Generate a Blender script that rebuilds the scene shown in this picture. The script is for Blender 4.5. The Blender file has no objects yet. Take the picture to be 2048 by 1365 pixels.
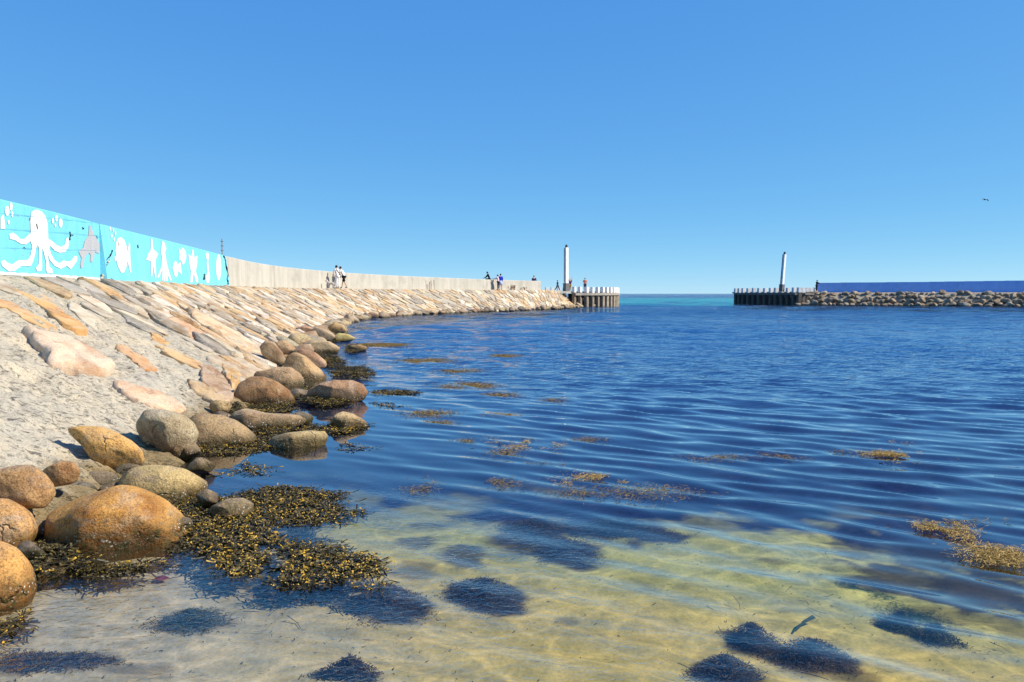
import bpy, bmesh, math, random
import numpy as np
from mathutils import Vector, Matrix
from mathutils.bvhtree import BVHTree
from mathutils.geometry import tessellate_polygon
SC = bpy.context.scene
COL = bpy.context.collection
R = math.radians
random.seed(7)

# ------------------------------------------------------------------ camera, sky, sun, exposure
FPX = 1593.0                                   # focal length in pixels of the 2048 px wide photograph
PITCH = math.atan(95 / FPX)
CAM = Vector((0, 0, 1.7))                      # metres above the water
cd = bpy.data.cameras.new('camera')
cam = bpy.data.objects.new('camera', cd)
COL.objects.link(cam)
cd.sensor_width = 36
cd.lens = FPX / 2048 * 36
cd.clip_end = 30000
cd.clip_start = .05
cam.location = CAM
cam.rotation_euler = (R(90) - PITCH, 0, 0)
SC.camera = cam

SUN_EL = R(41)
SUN_AZ = math.atan2(.985, -.12)                  # from +Y (ahead) towards +X (right)
W = bpy.data.worlds.new('World')
SC.world = W
W.use_nodes = True
nt = W.node_tree
bg = nt.nodes['Background']
sky = nt.nodes.new('ShaderNodeTexSky')
sky.sky_type = 'NISHITA'
sky.sun_disc = False
sky.sun_elevation = SUN_EL
sky.sun_rotation = SUN_AZ
sky.altitude = 6000
sky.air_density = 1
sky.dust_density = 0
sky.ozone_density = 6
SKY_STRENGTH = .12                            # the sky texture is scaled by this before its contrast is set
EXPOSURE = .55
sep = nt.nodes.new('ShaderNodeSeparateColor')
com = nt.nodes.new('ShaderNodeCombineColor')
nt.links.new(sky.outputs[0], sep.inputs[0])
# per channel contrast of the clear blue sky (the photograph's sky is more saturated and even)
for ch, (gain, gam) in enumerate([(.83, .82), (.905, .52), (.975, .20)]):
    m1 = nt.nodes.new('ShaderNodeMath'); m1.operation = 'MULTIPLY'; m1.inputs[1].default_value = SKY_STRENGTH
    m2 = nt.nodes.new('ShaderNodeMath'); m2.operation = 'POWER'; m2.inputs[1].default_value = gam
    m3 = nt.nodes.new('ShaderNodeMath'); m3.operation = 'MULTIPLY'; m3.inputs[1].default_value = gain / SKY_STRENGTH / 2 ** EXPOSURE
    nt.links.new(sep.outputs[ch], m1.inputs[0]); nt.links.new(m1.outputs[0], m2.inputs[0])
    nt.links.new(m2.outputs[0], m3.inputs[0]); nt.links.new(m3.outputs[0], com.inputs[ch])
nt.links.new(com.outputs[0], bg.inputs[0])
bg.inputs[1].default_value = SKY_STRENGTH
sl = bpy.data.lights.new('sun', 'SUN')
sl.energy = 5.0
sl.angle = R(.5)
sl.color = (1, .92, .78)
sun = bpy.data.objects.new('sun', sl)
COL.objects.link(sun)
SUNV = Vector((math.sin(SUN_AZ) * math.cos(SUN_EL), math.cos(SUN_AZ) * math.cos(SUN_EL), math.sin(SUN_EL)))
sun.rotation_euler = SUNV.to_track_quat('Z', 'Y').to_euler()
SC.view_settings.view_transform = 'Standard'
SC.view_settings.look = 'None'
SC.view_settings.gamma = 1
SC.view_settings.use_curve_mapping = False
SC.view_settings.exposure = EXPOSURE
SC.cycles.max_bounces = 8
SC.cycles.transparent_max_bounces = 24
SC.cycles.caustics_reflective = False
SC.cycles.sample_clamp_indirect = 4

# ------------------------------------------------------------------ helpers
def ray(px, py):
    x = (px - 1024) / FPX
    y = -(py - 682.5) / FPX
    c, s = math.cos(PITCH), math.sin(PITCH)
    return Vector((x, c + y * s, y * c - s))

def at_z(px, py, z=0.0):
    d = ray(px, py)
    return CAM + d * ((z - CAM.z) / d.z)

def at_Y(px, py, Y):
    d = ray(px, py)
    return CAM + d * (Y / d.y)

def _h(ix, iy, iz, seed):
    h = (ix.astype(np.int64) * 374761393 + iy.astype(np.int64) * 668265263 + iz.astype(np.int64) * 2147483647 + seed * 1274126177) & 0xffffffff
    h = ((h ^ (h >> 13)) * 1274126177) & 0xffffffff
    h = ((h ^ (h >> 16)) * 2246822519) & 0xffffffff
    return ((h ^ (h >> 15)) & 0xffffff) / float(0xffffff)

def vnoise(x, y, z=None, seed=0):
    x = np.asarray(x, float); y = np.asarray(y, float)
    z = np.zeros_like(x) if z is None else np.asarray(z, float)
    ix, iy, iz = np.floor(x), np.floor(y), np.floor(z)
    fx, fy, fz = x - ix, y - iy, z - iz
    fx = fx * fx * (3 - 2 * fx); fy = fy * fy * (3 - 2 * fy); fz = fz * fz * (3 - 2 * fz)
    r = 0
    for a in (0, 1):
        for b in (0, 1):
            for c in (0, 1):
                w = (fx if a else 1 - fx) * (fy if b else 1 - fy) * (fz if c else 1 - fz)
                r = r + w * _h(ix + a, iy + b, iz + c, seed)
    return r

def fbm(x, y, z=None, seed=0, oct=4, gain=.5):
    s, a, t = 0, 1, 0
    for i in range(oct):
        k = 2 ** i
        s = s + a * vnoise(np.asarray(x) * k, np.asarray(y) * k, None if z is None else np.asarray(z) * k, seed + i)
        t += a
        a *= gain
    return s / t - .5

def sstep(a, b, x):
    t = np.clip((np.asarray(x, float) - a) / (b - a), 0, 1)
    return t * t * (3 - 2 * t)

def set_tint(me, col):
    a = me.color_attributes.new('tint', 'FLOAT_COLOR', 'POINT')
    c = np.ones((len(me.vertices), 4), np.float32)
    c[:, :3] = col
    a.data.foreach_set('color', c.ravel())

def np_mesh(name, V, F, mats, tint=None, smooth=True, parent=None):
    V = np.asarray(V, np.float32); F = np.asarray(F, np.int32)
    me = bpy.data.meshes.new(name)
    me.vertices.add(len(V)); me.vertices.foreach_set('co', V.ravel())
    k = F.shape[1]
    me.loops.add(F.size); me.loops.foreach_set('vertex_index', F.ravel())
    me.polygons.add(len(F))
    me.polygons.foreach_set('loop_start', np.arange(0, F.size, k, dtype=np.int32))
    me.polygons.foreach_set('loop_total', np.full(len(F), k, np.int32))
    me.polygons.foreach_set('use_smooth', np.full(len(F), smooth))
    me.update(calc_edges=True)
    if tint is not None:
        set_tint(me, tint)
    me.materials.append(mats)
    return link(name, me, parent)

def link(name, me, parent=None):
    o = bpy.data.objects.new(name, me)
    COL.objects.link(o)
    if parent is not None:
        o.parent = parent
    return o

def py_mesh(name, V, F, mat, tint=None, smooth=False, parent=None):
    me = bpy.data.meshes.new(name)
    me.from_pydata([tuple(v) for v in V], [], F)
    me.update()
    if smooth:
        me.polygons.foreach_set('use_smooth', [True] * len(me.polygons))
    if tint is not None:
        set_tint(me, np.asarray(tint, np.float32))
    me.materials.append(mat)
    return link(name, me, parent)

def tag(o, label=None, cat=None, group=None, kind=None):
    if label: o['label'] = label
    if cat: o['category'] = cat
    if group: o['group'] = group
    if kind: o['kind'] = kind
    return o

def empty(name, loc, label=None, cat=None, group=None, kind=None, rz=0):
    o = bpy.data.objects.new(name, None)
    COL.objects.link(o)
    o.location = loc
    o.rotation_euler = (0, 0, rz)
    return tag(o, label, cat, group, kind)

class MB:
    def __init__(s): s.v, s.f, s.c = [], [], []
    def add(s, vs, fs, col=(1, 1, 1)):
        n = len(s.v)
        s.v += [tuple(v) for v in vs]
        s.f += [tuple(i + n for i in f) for f in fs]
        if len(vs) and isinstance(col, (list, np.ndarray)) and len(col) == len(vs) and hasattr(col[0], '__len__'):
            s.c += [tuple(c) for c in col]
        else:
            s.c += [tuple(col)] * len(vs)
    def box(s, c, size, rz=0, col=(1, 1, 1), taper=1.0, bev=0.0):
        hx, hy, hz = size[0] / 2, size[1] / 2, size[2] / 2
        cs, sn = math.cos(rz), math.sin(rz)
        vs = []
        for dz, k in ((-1, 1), (1, taper)):
            for dx, dy in ((-1, -1), (1, -1), (1, 1), (-1, 1)):
                x, y = dx * hx * k, dy * hy * k
                vs.append((c[0] + x * cs - y * sn, c[1] + x * sn + y * cs, c[2] + dz * hz))
        s.add(vs, [(3, 2, 1, 0), (4, 5, 6, 7), (0, 1, 5, 4), (1, 2, 6, 5), (2, 3, 7, 6), (3, 0, 4, 7)], col)
    def cyl(s, p0, p1, r0, r1, n=8, col=(1, 1, 1), cap=True):
        p0, p1 = Vector(p0), Vector(p1)
        d = (p1 - p0).normalized()
        a = d.orthogonal().normalized(); b = d.cross(a)
        vs = []
        for p, r in ((p0, r0), (p1, r1)):
            for k in range(n):
                t = 2 * math.pi * k / n
                vs.append(p + a * (r * math.cos(t)) + b * (r * math.sin(t)))
        fs = [(k, (k + 1) % n, n + (k + 1) % n, n + k) for k in range(n)]
        if cap:
            fs += [tuple(reversed(range(n))), tuple(range(n, 2 * n))]
        s.add(vs, fs, col)
    def build(s, name, mat, parent=None, smooth=False):
        return py_mesh(name, s.v, s.f, mat, s.c if s.c else None, smooth, parent)

# ------------------------------------------------------------------ materials
class NT:
    def __init__(s, name, rough=.8, spec=.3):
        s.m = bpy.data.materials.new(name); s.m.use_nodes = True
        s.t = s.m.node_tree; s.n = s.t.nodes; s.l = s.t.links
        s.b = s.n['Principled BSDF']
        s.b.inputs['Roughness'].default_value = rough
        s.b.inputs['Specular IOR Level'].default_value = spec
        s.pos = s.n.new('ShaderNodeNewGeometry').outputs['Position']
    def node(s, typ, **kw):
        n = s.n.new(typ)
        for k, v in kw.items():
            if k.startswith('i_'):
                key = k[2:]
                key = int(key) if key.isdigit() else key.replace('_', ' ')
                if hasattr(v, 'is_linked') or isinstance(v, bpy.types.NodeSocket):
                    s.l.new(v, n.inputs[key])
                else:
                    n.inputs[key].default_value = v
            else:
                setattr(n, k, v)
        return n
    def math(s, op, a, b=0.0, clamp=False):
        n = s.n.new('ShaderNodeMath'); n.operation = op; n.use_clamp = clamp
        for i, v in enumerate((a, b)):
            if isinstance(v, bpy.types.NodeSocket): s.l.new(v, n.inputs[i])
            else: n.inputs[i].default_value = v
        return n.outputs[0]
    def noise(s, scale, detail=5, rough=.6, vec=None, sc=None, dist=0):
        n = s.n.new('ShaderNodeTexNoise')
        n.inputs['Scale'].default_value = scale; n.inputs['Detail'].default_value = detail
        n.inputs['Roughness'].default_value = rough; n.inputs['Distortion'].default_value = dist
        v = s.pos if vec is None else vec
        if sc is not None: v = s.scale(v, sc)
        s.l.new(v, n.inputs['Vector'])
        return n.outputs['Fac']
    def scale(s, v, sc):
        m = s.n.new('ShaderNodeVectorMath'); m.operation = 'MULTIPLY'
        s.l.new(v, m.inputs[0]); m.inputs[1].default_value = sc
        return m.outputs[0]
    def voro(s, scale, feature='F1', vec=None, sc=None, rnd=1.0):
        n = s.n.new('ShaderNodeTexVoronoi'); n.feature = feature
        n.inputs['Scale'].default_value = scale; n.inputs['Randomness'].default_value = rnd
        v = s.pos if vec is None else vec
        if sc is not None: v = s.scale(v, sc)
        s.l.new(v, n.inputs['Vector'])
        return n
    def ramp(s, fac, stops):
        n = s.n.new('ShaderNodeValToRGB')
        s.l.new(fac, n.inputs[0])
        e = n.color_ramp.elements
        while len(e) < len(stops): e.new(.5)
        for el, (p, c) in zip(e, stops):
            el.position = p
            el.color = (c, c, c, 1) if not hasattr(c, '__len__') else (*c, 1)
        return n.outputs[0]
    def mix(s, fac, a, b, blend='MIX'):
        n = s.n.new('ShaderNodeMix'); n.data_type = 'RGBA'; n.blend_type = blend; n.clamp_factor = True
        for i, v in ((0, fac), (6, a), (7, b)):
            if isinstance(v, bpy.types.NodeSocket): s.l.new(v, n.inputs[i])
            elif i == 0: n.inputs[0].default_value = v
            else: n.inputs[i].default_value = (*v, 1)
        return n.outputs[2]
    def tint(s):
        n = s.n.new('ShaderNodeVertexColor'); n.layer_name = 'tint'
        return n.outputs['Color']
    def z(s):
        n = s.n.new('ShaderNodeSeparateXYZ'); s.l.new(s.pos, n.inputs[0])
        return n.outputs[2]
    def bump(s, h, strength=.5, dist=.02, prev=None):
        n = s.n.new('ShaderNodeBump'); n.inputs['Strength'].default_value = strength; n.inputs['Distance'].default_value = dist
        s.l.new(h, n.inputs['Height'])
        if prev is not None: s.l.new(prev, n.inputs['Normal'])
        return n.outputs[0]
    def done(s, col=None, normal=None, rough=None):
        if col is not None: s.l.new(col, s.b.inputs['Base Color'])
        if normal is not None: s.l.new(normal, s.b.inputs['Normal'])
        if rough is not None: s.l.new(rough, s.b.inputs['Roughness'])
        return s.m

def m_tint(name, rough=.8, spec=.3, var=.25, scale=8.0, bump=0.0, bscale=40.0):
    t = NT(name, rough, spec)
    f = t.ramp(t.noise(scale, 4), [(.25, 1 - var), (.75, 1 + var * .4)])
    c = t.mix(1.0, t.tint(), f, 'MULTIPLY')
    nrm = t.bump(t.noise(bscale, 5), bump, .02) if bump else None
    return t.done(c, nrm)

def m_stone(name, wet, scale=1.0):
    t = NT(name, .85, .25)
    big = t.noise(1.6 * scale, 6, .65)
    c = t.mix(t.ramp(big, [(.46, 0.0), (.64, 1.0)]), t.tint(), t.mix(1.0, t.tint(), (.52, .42, .36) if wet else (.66, .54, .43), 'MULTIPLY'))
    vein = t.noise(3.0 * scale, 6, .7, sc=(.6, 1.0, 3.2), dist=1.2)
    c = t.mix(t.ramp(vein, [(.53, 0.0), (.62, .55 if wet else .5)]), c, (.30, .22, .15) if wet else (.48, .40, .31))
    pale = t.noise(2.2 * scale, 5, .65, sc=(1.3, .9, 1.0), dist=.5)
    c = t.mix(t.ramp(pale, [(.56, 0.0), (.7, .5)]), c, t.mix(.5, t.tint(), (.62, .55, .46)))
    grain = t.noise(70 * scale, 3, .7)
    c = t.mix(1.0, c, t.ramp(grain, [(.3, .42 if wet else .58), (.5, 1.0), (.75, 1.35 if wet else 1.15)]), 'MULTIPLY')
    spk = t.noise(24 * scale, 5, .75)
    c = t.mix(t.ramp(spk, [(.56, 0.0), (.66, .7 if wet else .3)]), c, (.11, .085, .06))
    h = t.math('ADD', t.math('MULTIPLY', t.noise(9 * scale, 8, .68), 1.0), t.math('MULTIPLY', grain, .18))
    if wet:                                            # cracks
        wn = t.n.new('ShaderNodeTexNoise'); wn.inputs['Scale'].default_value = 1.7; wn.inputs['Detail'].default_value = 5
        t.l.new(t.pos, wn.inputs['Vector'])
        wp = t.node('ShaderNodeVectorMath', operation='ADD'); t.l.new(t.pos, wp.inputs[0]); t.l.new(t.scale(wn.outputs['Color'], (.9, .9, .9)), wp.inputs[1])
        cr = t.ramp(t.voro(1.5, 'DISTANCE_TO_EDGE', wp.outputs[0]).outputs['Distance'], [(0.0, 1.0), (.013, 0.0)])
        cr = t.math('MULTIPLY', cr, t.ramp(t.noise(2.3, 4), [(.50, 0.0), (.60, 1.0)]))
        c = t.mix(t.math('MULTIPLY', cr, .55), c, (.09, .065, .045))
        h = t.math('SUBTRACT', h, t.math('MULTIPLY', cr, .6))
    nrm = t.bump(h, .75 if wet else .55, .06 / scale if wet else .035)
    rough = None
    if wet:
        z = t.math('ADD', t.z(), t.math('MULTIPLY', t.math('SUBTRACT', t.noise(4, 5, .65), .5), .16))
        k = t.ramp(z, [(0.05, 1.0), (0.17, 0.0)])          # dark tide stain just over the water line
        k.node.color_ramp.interpolation = 'EASE'
        wetc = t.mix(1.0, c, (.36, .31, .22), 'MULTIPLY')
        alg = t.mix(t.ramp(t.noise(30, 4), [(.45, 0.0), (.6, .85)]), wetc, (.05, .05, .015))
        c = t.mix(k, c, alg)
        v = t.voro(42).outputs['Distance']
        dots = t.ramp(v, [(.22, 1.0), (.30, 0.0)])
        band = t.math('MULTIPLY', t.ramp(z, [(.0, 0.0), (.035, 1.0), (.075, 1.0), (.115, 0.0)]), t.ramp(t.noise(5, 3), [(.46, 0.0), (.58, 1.0)]))
        c = t.mix(t.math('MULTIPLY', dots, band), c, (.62, .56, .50))
        rough = t.ramp(k, [(0.0, .85), (1.0, .38)])
    return t.done(c, nrm, rough)

M = {}
M['stone'] = m_stone('weathered_stone', False)
M['boulder'] = m_stone('tide_boulder', True)

def m_mortar():
    t = NT('rough_mortar', .95, .12)
    a = t.noise(.55, 5, .6)
    c = t.mix(t.ramp(a, [(.4, 0.0), (.6, 1.0)]), (.54, .455, .325), (.46, .41, .325))
    c = t.mix(t.ramp(t.noise(2.2, 5, .65), [(.52, 0.0), (.68, .7)]), c, (.62, .52, .36))
    c = t.mix(1.0, c, t.tint(), 'MULTIPLY')
    g = t.noise(60, 4, .75)
    c = t.mix(1.0, c, t.ramp(g, [(.28, .55), (.5, 1.0), (.75, 1.15)]), 'MULTIPLY')
    pit = t.noise(26, 5, .7, sc=(.5, 1.25, .8), dist=.5)
    pm = t.noise(1.3, 4, .65)
    pk = t.ramp(t.math('ADD', pit, t.math('MULTIPLY', pm, .27)), [(.50, 0.0), (.585, 1.0)])
    c = t.mix(t.ramp(pk, [(0.0, .80), (.7, 0.0)]), c, (.16, .14, .11))
    pit2 = t.noise(7, 6, .75, sc=(.6, 1.2, .9), dist=.7)
    c = t.mix(t.ramp(pit2, [(.38, .9), (.43, 0.0)]), c, (.12, .105, .085))
    c = t.mix(t.ramp(t.noise(.8, 6, .7), [(.5, 0.0), (.66, .5)]), c, (.36, .34, .30))
    h = t.math('ADD', t.math('MULTIPLY', pk, .8), t.math('ADD', t.math('MULTIPLY', t.noise(30, 7, .75), .9), t.math('MULTIPLY', t.noise(5, 5, .6), .9)))
    z = t.math('ADD', t.z(), t.math('MULTIPLY', t.math('SUBTRACT', t.noise(3, 5, .65), .5), .3))
    k = t.ramp(z, [(0.1, 1.0), (0.3, 0.0)])
    c = t.mix(k, c, t.mix(1.0, c, (.50, .42, .28), 'MULTIPLY'))
    zz = t.math('ADD', t.z(), t.math('MULTIPLY', t.math('SUBTRACT', t.noise(5, 4, .6), .5), .2))
    c = t.mix(t.ramp(t.math('ADD', zz, .5), [(.46, 1.0), (.53, 0.0)]), c, (.035, .033, .018))     # weed growth at and below the water line
    return t.done(c, t.bump(h, .75, .03))
M['mortar'] = m_mortar()

def m_concrete(name, c1, c2, streak=.5, paint=False):
    t = NT(name, .8 if not paint else .55, .25)
    s = t.noise(1.0, 5, .65, sc=(1.6, 1.6, .12))
    c = t.mix(t.ramp(s, [(.38, 0.0), (.66, 1.0)]), c1, c2)
    b = t.noise(.9, 6, .65)
    c = t.mix(t.math('MULTIPLY', t.ramp(b, [(.5, 0.0), (.7, 1.0)]), streak), c, tuple(v * .72 for v in c1))
    g = t.noise(30, 4, .7)
    c = t.mix(1.0, c, t.ramp(g, [(.3, .86), (.6, 1.04)]), 'MULTIPLY')
    if paint:                                    # chips and scuffs in the paint
        chip = t.noise(2.4, 9, .8, sc=(1, 1, 2.6), dist=.4)
        c = t.mix(t.ramp(chip, [(.625, 0.0), (.65, .8)]), c, (.20, .19, .18))
    zz = t.node('ShaderNodeTexWave', wave_type='BANDS', bands_direction='Z', wave_profile='SAW')
    zz.inputs['Scale'].default_value = 1.5; zz.inputs['Distortion'].default_value = .15
    t.l.new(t.pos, zz.inputs['Vector'])
    h = t.math('ADD', t.math('MULTIPLY', zz.outputs['Fac'], .25), t.math('MULTIPLY', t.noise(12, 6, .7), .7))
    return t.done(c, t.bump(h, .35, .02))
M['concrete'] = m_concrete('weathered_concrete', (.42, .39, .33), (.53, .49, .42), .55)
M['cyan'] = m_concrete('cyan_wall_paint', (.15, .51, .66), (.19, .57, .70), .12, True)
M['blue'] = m_concrete('blue_wall_paint', (.24, .44, .86), (.30, .50, .92), .5, True)
M['mural_white'] = m_concrete('white_mural_paint', (.74, .73, .73), (.70, .69, .70), .1, True)
M['mural_grey'] = m_concrete('grey_mural_paint', (.42, .42, .44), (.37, .37, .39), .1, True)
M['cyan_dark'] = m_concrete('cyan_joint', (.07, .30, .42), (.09, .34, .46), .1, False)
M['mural_pale'] = m_concrete('pale_grey_mural_paint', (.60, .57, .62), (.56, .53, .58), .1, True)
M['paint'] = m_tint('weathered_paint', .6, .3, .2, 3.0, .15, 30)
M['timber'] = m_tint('weathered_timber', .85, .2, .45, 3.0, .4, 25)
M['cloth'] = m_tint('cloth', .9, .1, .15, 12, 0)
M['skin'] = m_tint('skin', .6, .3, .08, 10, 0)

def m_weed(name, rough, spec):
    t = NT(name, rough, spec)
    t.b.inputs['Subsurface Weight'].default_value = 0
    return t.done(t.tint())
M['weed'] = m_weed('wet_weed', .5, .3)
M['soft_weed'] = m_weed('soft_weed', .8, .1)

def m_sand():
    t = NT('sandy_bed', .95, .0)
    g = t.noise(45, 4, .7)
    c = t.mix(1.0, t.tint(), t.ramp(g, [(.3, .80), (.6, 1.08)]), 'MULTIPLY')
    bl = t.noise(2.6, 6, .7, sc=(1, 2.0, 1))
    c = t.mix(1.0, c, t.ramp(bl, [(.3, .74), (.5, 1.0), (.72, 1.12)]), 'MULTIPLY')
    sp = t.noise(17, 3, .6, sc=(.6, 1.3, 1))
    c = t.mix(t.ramp(sp, [(.67, 0.0), (.72, .6)]), c, (.07, .06, .03))
    return t.done(c, t.bump(t.noise(9, 5, .6), .4, .03))
M['sand'] = m_sand()

def m_water():
    m = bpy.data.materials.new('sea_water'); m.use_nodes = True
    t = NT.__new__(NT); t.m = m; t.t = m.node_tree; t.n = t.t.nodes; t.l = t.t.links
    t.n.clear()
    out = t.n.new('ShaderNodeOutputMaterial')
    t.pos = t.n.new('ShaderNodeNewGeometry').outputs['Position']
    at = t.n.new('ShaderNodeVertexColor'); at.layer_name = 'tint'
    sp = t.n.new('ShaderNodeSeparateColor'); t.l.new(at.outputs['Color'], sp.inputs[0])
    chop, clear, fine = sp.outputs[0], sp.outputs[1], sp.outputs[2]
    # wind ripples too small for the mesh
    n1 = t.noise(1.0, 4, .6, sc=(.8, 1.7, 1))
    n2 = t.noise(3.4, 3, .6, sc=(.8, 1.6, 1))
    n3 = t.noise(16, 3, .5, sc=(.9, 1.2, 1), dist=.8)
    h = t.math('ADD', t.math('MULTIPLY', t.math('MULTIPLY', n1, chop), 1.7), t.math('MULTIPLY', t.math('MULTIPLY', n2, chop), .8))
    h = t.math('ADD', h, t.math('MULTIPLY', t.math('MULTIPLY', n3, fine), .03))
    nrm = t.bump(h, 1.0, .30)
    fr = t.n.new('ShaderNodeFresnel'); t.l.new(nrm, fr.inputs['Normal'])
    bf = t.n.new('ShaderNodeNewGeometry').outputs['Backfacing']          # light coming back up is not bent here, so no total reflection
    t.l.new(t.math('SUBTRACT', 1.333, t.math('MULTIPLY', bf, 1.333 - 1 / 1.333)), fr.inputs[0])
    gl = t.n.new('ShaderNodeBsdfGlossy'); gl.inputs['Roughness'].default_value = .02; t.l.new(nrm, gl.inputs['Normal'])
    tr = t.n.new('ShaderNodeBsdfTransparent')
    # caustic light painted into the transparent colour as a brighter net
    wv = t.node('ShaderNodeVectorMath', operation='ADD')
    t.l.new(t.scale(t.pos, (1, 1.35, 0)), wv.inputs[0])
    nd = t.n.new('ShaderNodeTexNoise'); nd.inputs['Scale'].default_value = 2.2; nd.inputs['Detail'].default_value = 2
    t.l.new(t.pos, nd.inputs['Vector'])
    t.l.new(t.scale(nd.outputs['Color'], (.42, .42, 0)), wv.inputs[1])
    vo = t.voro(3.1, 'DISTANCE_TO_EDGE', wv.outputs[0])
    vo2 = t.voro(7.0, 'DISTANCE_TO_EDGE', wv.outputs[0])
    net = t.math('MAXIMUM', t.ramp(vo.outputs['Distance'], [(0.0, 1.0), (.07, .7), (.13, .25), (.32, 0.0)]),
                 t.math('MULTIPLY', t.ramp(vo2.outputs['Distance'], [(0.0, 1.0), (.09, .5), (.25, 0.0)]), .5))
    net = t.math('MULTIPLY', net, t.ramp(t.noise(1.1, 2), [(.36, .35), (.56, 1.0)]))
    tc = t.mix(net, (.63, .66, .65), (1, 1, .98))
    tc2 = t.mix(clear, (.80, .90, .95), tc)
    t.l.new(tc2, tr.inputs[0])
    mx = t.n.new('ShaderNodeMixShader')
    t.l.new(t.math('MULTIPLY', fr.outputs[0], 1.7, True), mx.inputs[0]); t.l.new(tr.outputs[0], mx.inputs[1]); t.l.new(gl.outputs[0], mx.inputs[2])
    t.l.new(mx.outputs[0], out.inputs[0])
    return m
M['water'] = m_water()

# ------------------------------------------------------------------ plan of the place: toe of the embankment, foot of the wall
PAIRS = [  # (toe x, y), (wall foot x, y), wall top z
    ((-3.2, -6), (-8.0, -6), 3.73), ((-3.0, 0), (-8.7, 1), 3.73), ((-3.2, 5.6), (-9.7, 8), 3.73), ((-3.3, 8), (-10.2, 11.5), 3.73),
    ((-3.8, 11.4), (-10.75, 15.5), 3.73), ((-4.9, 16), (-11.4, 20), 3.73), ((-5.9, 21), (-12.3, 25), 3.73), ((-7.5, 31), (-13.8, 34), 3.73),
    ((-9.2, 41), (-15.2, 43), 3.68), ((-10.1, 49), (-15.5, 49.5), 3.55), ((-9.9, 55), (-14.8, 55), 3.43), ((-8.0, 62.5), (-13.0, 62.5), 3.33),
    ((-5.3, 68.5), (-10.3, 69.2), 3.26), ((-2.3, 73.5), (-6.8, 75.3), 3.2), ((1.6, 80.5), (-1.6, 83.2), 3.13), ((5.0, 88), (3.5, 91), 3.11),
    ((7.0, 94.5), (5.0, 97), 3.11), ((8.2, 99.6), (5.2, 103), 3.11)]
def catmull(P, n):
    P = np.array(P, float)
    Q = np.vstack([2 * P[0] - P[1], P, 2 * P[-1] - P[-2]])
    out = []
    for i in range(1, len(Q) - 2):
        for k in range(n):
            t = k / n
            a, b, c, d = Q[i - 1], Q[i], Q[i + 1], Q[i + 2]
            out.append(.5 * ((2 * b) + (c - a) * t + (2 * a - 5 * b + 4 * c - d) * t * t + (3 * b - a - 3 * c + d) * t ** 3))
    out.append(Q[-2])
    return np.array(out)
_c = catmull([(a[0], a[1], b[0], b[1], z) for a, b, z in PAIRS], 40)
_mid = (_c[:, :2] + _c[:, 2:4]) / 2
_s = np.concatenate([[0], np.cumsum(np.linalg.norm(np.diff(_mid, axis=0), axis=1))])
SMAX = _s[-1]
def curve(s):
    return np.stack([np.interp(s, _s, _c[:, k]) for k in range(5)], -1)
Z_TOP, Z_TOE, T_EDGE = 2.1, .0, .83
def surf(s, t):
    """point of the embankment at arc length s and fraction t from toe to wall"""
    c = curve(s); t = np.asarray(t, float)
    x = c[..., 0] + (c[..., 2] - c[..., 0]) * t
    y = c[..., 1] + (c[..., 3] - c[..., 1]) * t
    z = np.where(t < T_EDGE, Z_TOE + (Z_TOP - Z_TOE) * (t / T_EDGE), Z_TOP)
    z = z - .04 * np.exp(-((t - T_EDGE) / .05) ** 2)
    return np.stack([x, y, z], -1)
def s_at_wall_y(y):
    return float(np.interp(y, _c[:, 3], _s))
S_PAINT_END = float(np.interp(42.2, _c[:400, 3], _s[:400]))
S_STEP = float(np.interp(23.3, _c[:400, 3], _s[:400]))

# ------------------------------------------------------------------ sea bed
def depth(x, y):
    d = .02 + .060 * (x + 2.5) + .05 * (y - 3.5)
    far = sstep(7, 30, y) * 2.4 + sstep(30, 90, y) * 1.5
    off = sstep(3, 16, x) * .6
    d = np.maximum(d, -.25 + .02 * y) + far + off
    d = np.minimum(d, .75)
    return d
def bed_z(x, y):
    x = np.asarray(x, float); y = np.asarray(y, float)
    z = -depth(x, y)
    z = z + (fbm(x * .9, y * .9, seed=3) * .10 + .010 * np.sin(13 * (y + .35 * x + .5 * fbm(x, y, seed=9)))) * sstep(60, 10, y)
    return z
def bed_pt(px, py):
    """where the view ray of a pixel meets the sea bed"""
    d = ray(px, py)
    k0, k1 = (0 - CAM.z) / d.z, (-5 - CAM.z) / d.z
    for _ in range(40):
        k = (k0 + k1) / 2
        p = CAM + d * k
        if p.z > float(bed_z(p.x, p.y)): k0 = k
        else: k1 = k
    return CAM + d * k0

# patches of weed on the bed: pixel centre, half sizes, strength
PATCH = [(970, 1193, 84, 30, 1), (770, 1208, 105, 34, 1), (1130, 1110, 80, 24, 1), (1240, 1065, 115, 24, .95), (1070, 1068, 70, 20, .8), (925, 1112, 55, 22, .85),
         (830, 1085, 45, 14, .75), (830, 1145, 60, 22, .6), (1000, 1048, 70, 14, .35), (700, 1180, 100, 24, .6), (600, 1170, 130, 22, .85), (480, 1130, 70, 30, .85),
         (1505, 1285, 52, 28, 1), (1625, 1318, 85, 28, 1), (1450, 1352, 80, 26, 1), (1650, 1350, 90, 16, .7), (1800, 1258, 42, 15, .8), (1872, 1283, 40, 17, .75),
         (1830, 1165, 130, 32, .9), (1960, 1190, 130, 40, 1), (1980, 1120, 140, 50, 1), (1870, 1105, 140, 40, .9), (1700, 1104, 42, 12, .6), (1900, 1235, 110, 20, .55), (2020, 1260, 60, 20, .6),
         (700, 1352, 70, 16, .8), (380, 1250, 80, 24, .8), (150, 1325, 110, 22, .75), (60, 1325, 90, 26, .75), (280, 1340, 100, 18, .5),
         (1135, 1243, 30, 10, .5), (1540, 1122, 28, 8, .5), (1990, 1050, 120, 40, .8), (1420, 1045, 80, 14, .6)]
PATCH_W = []
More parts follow.
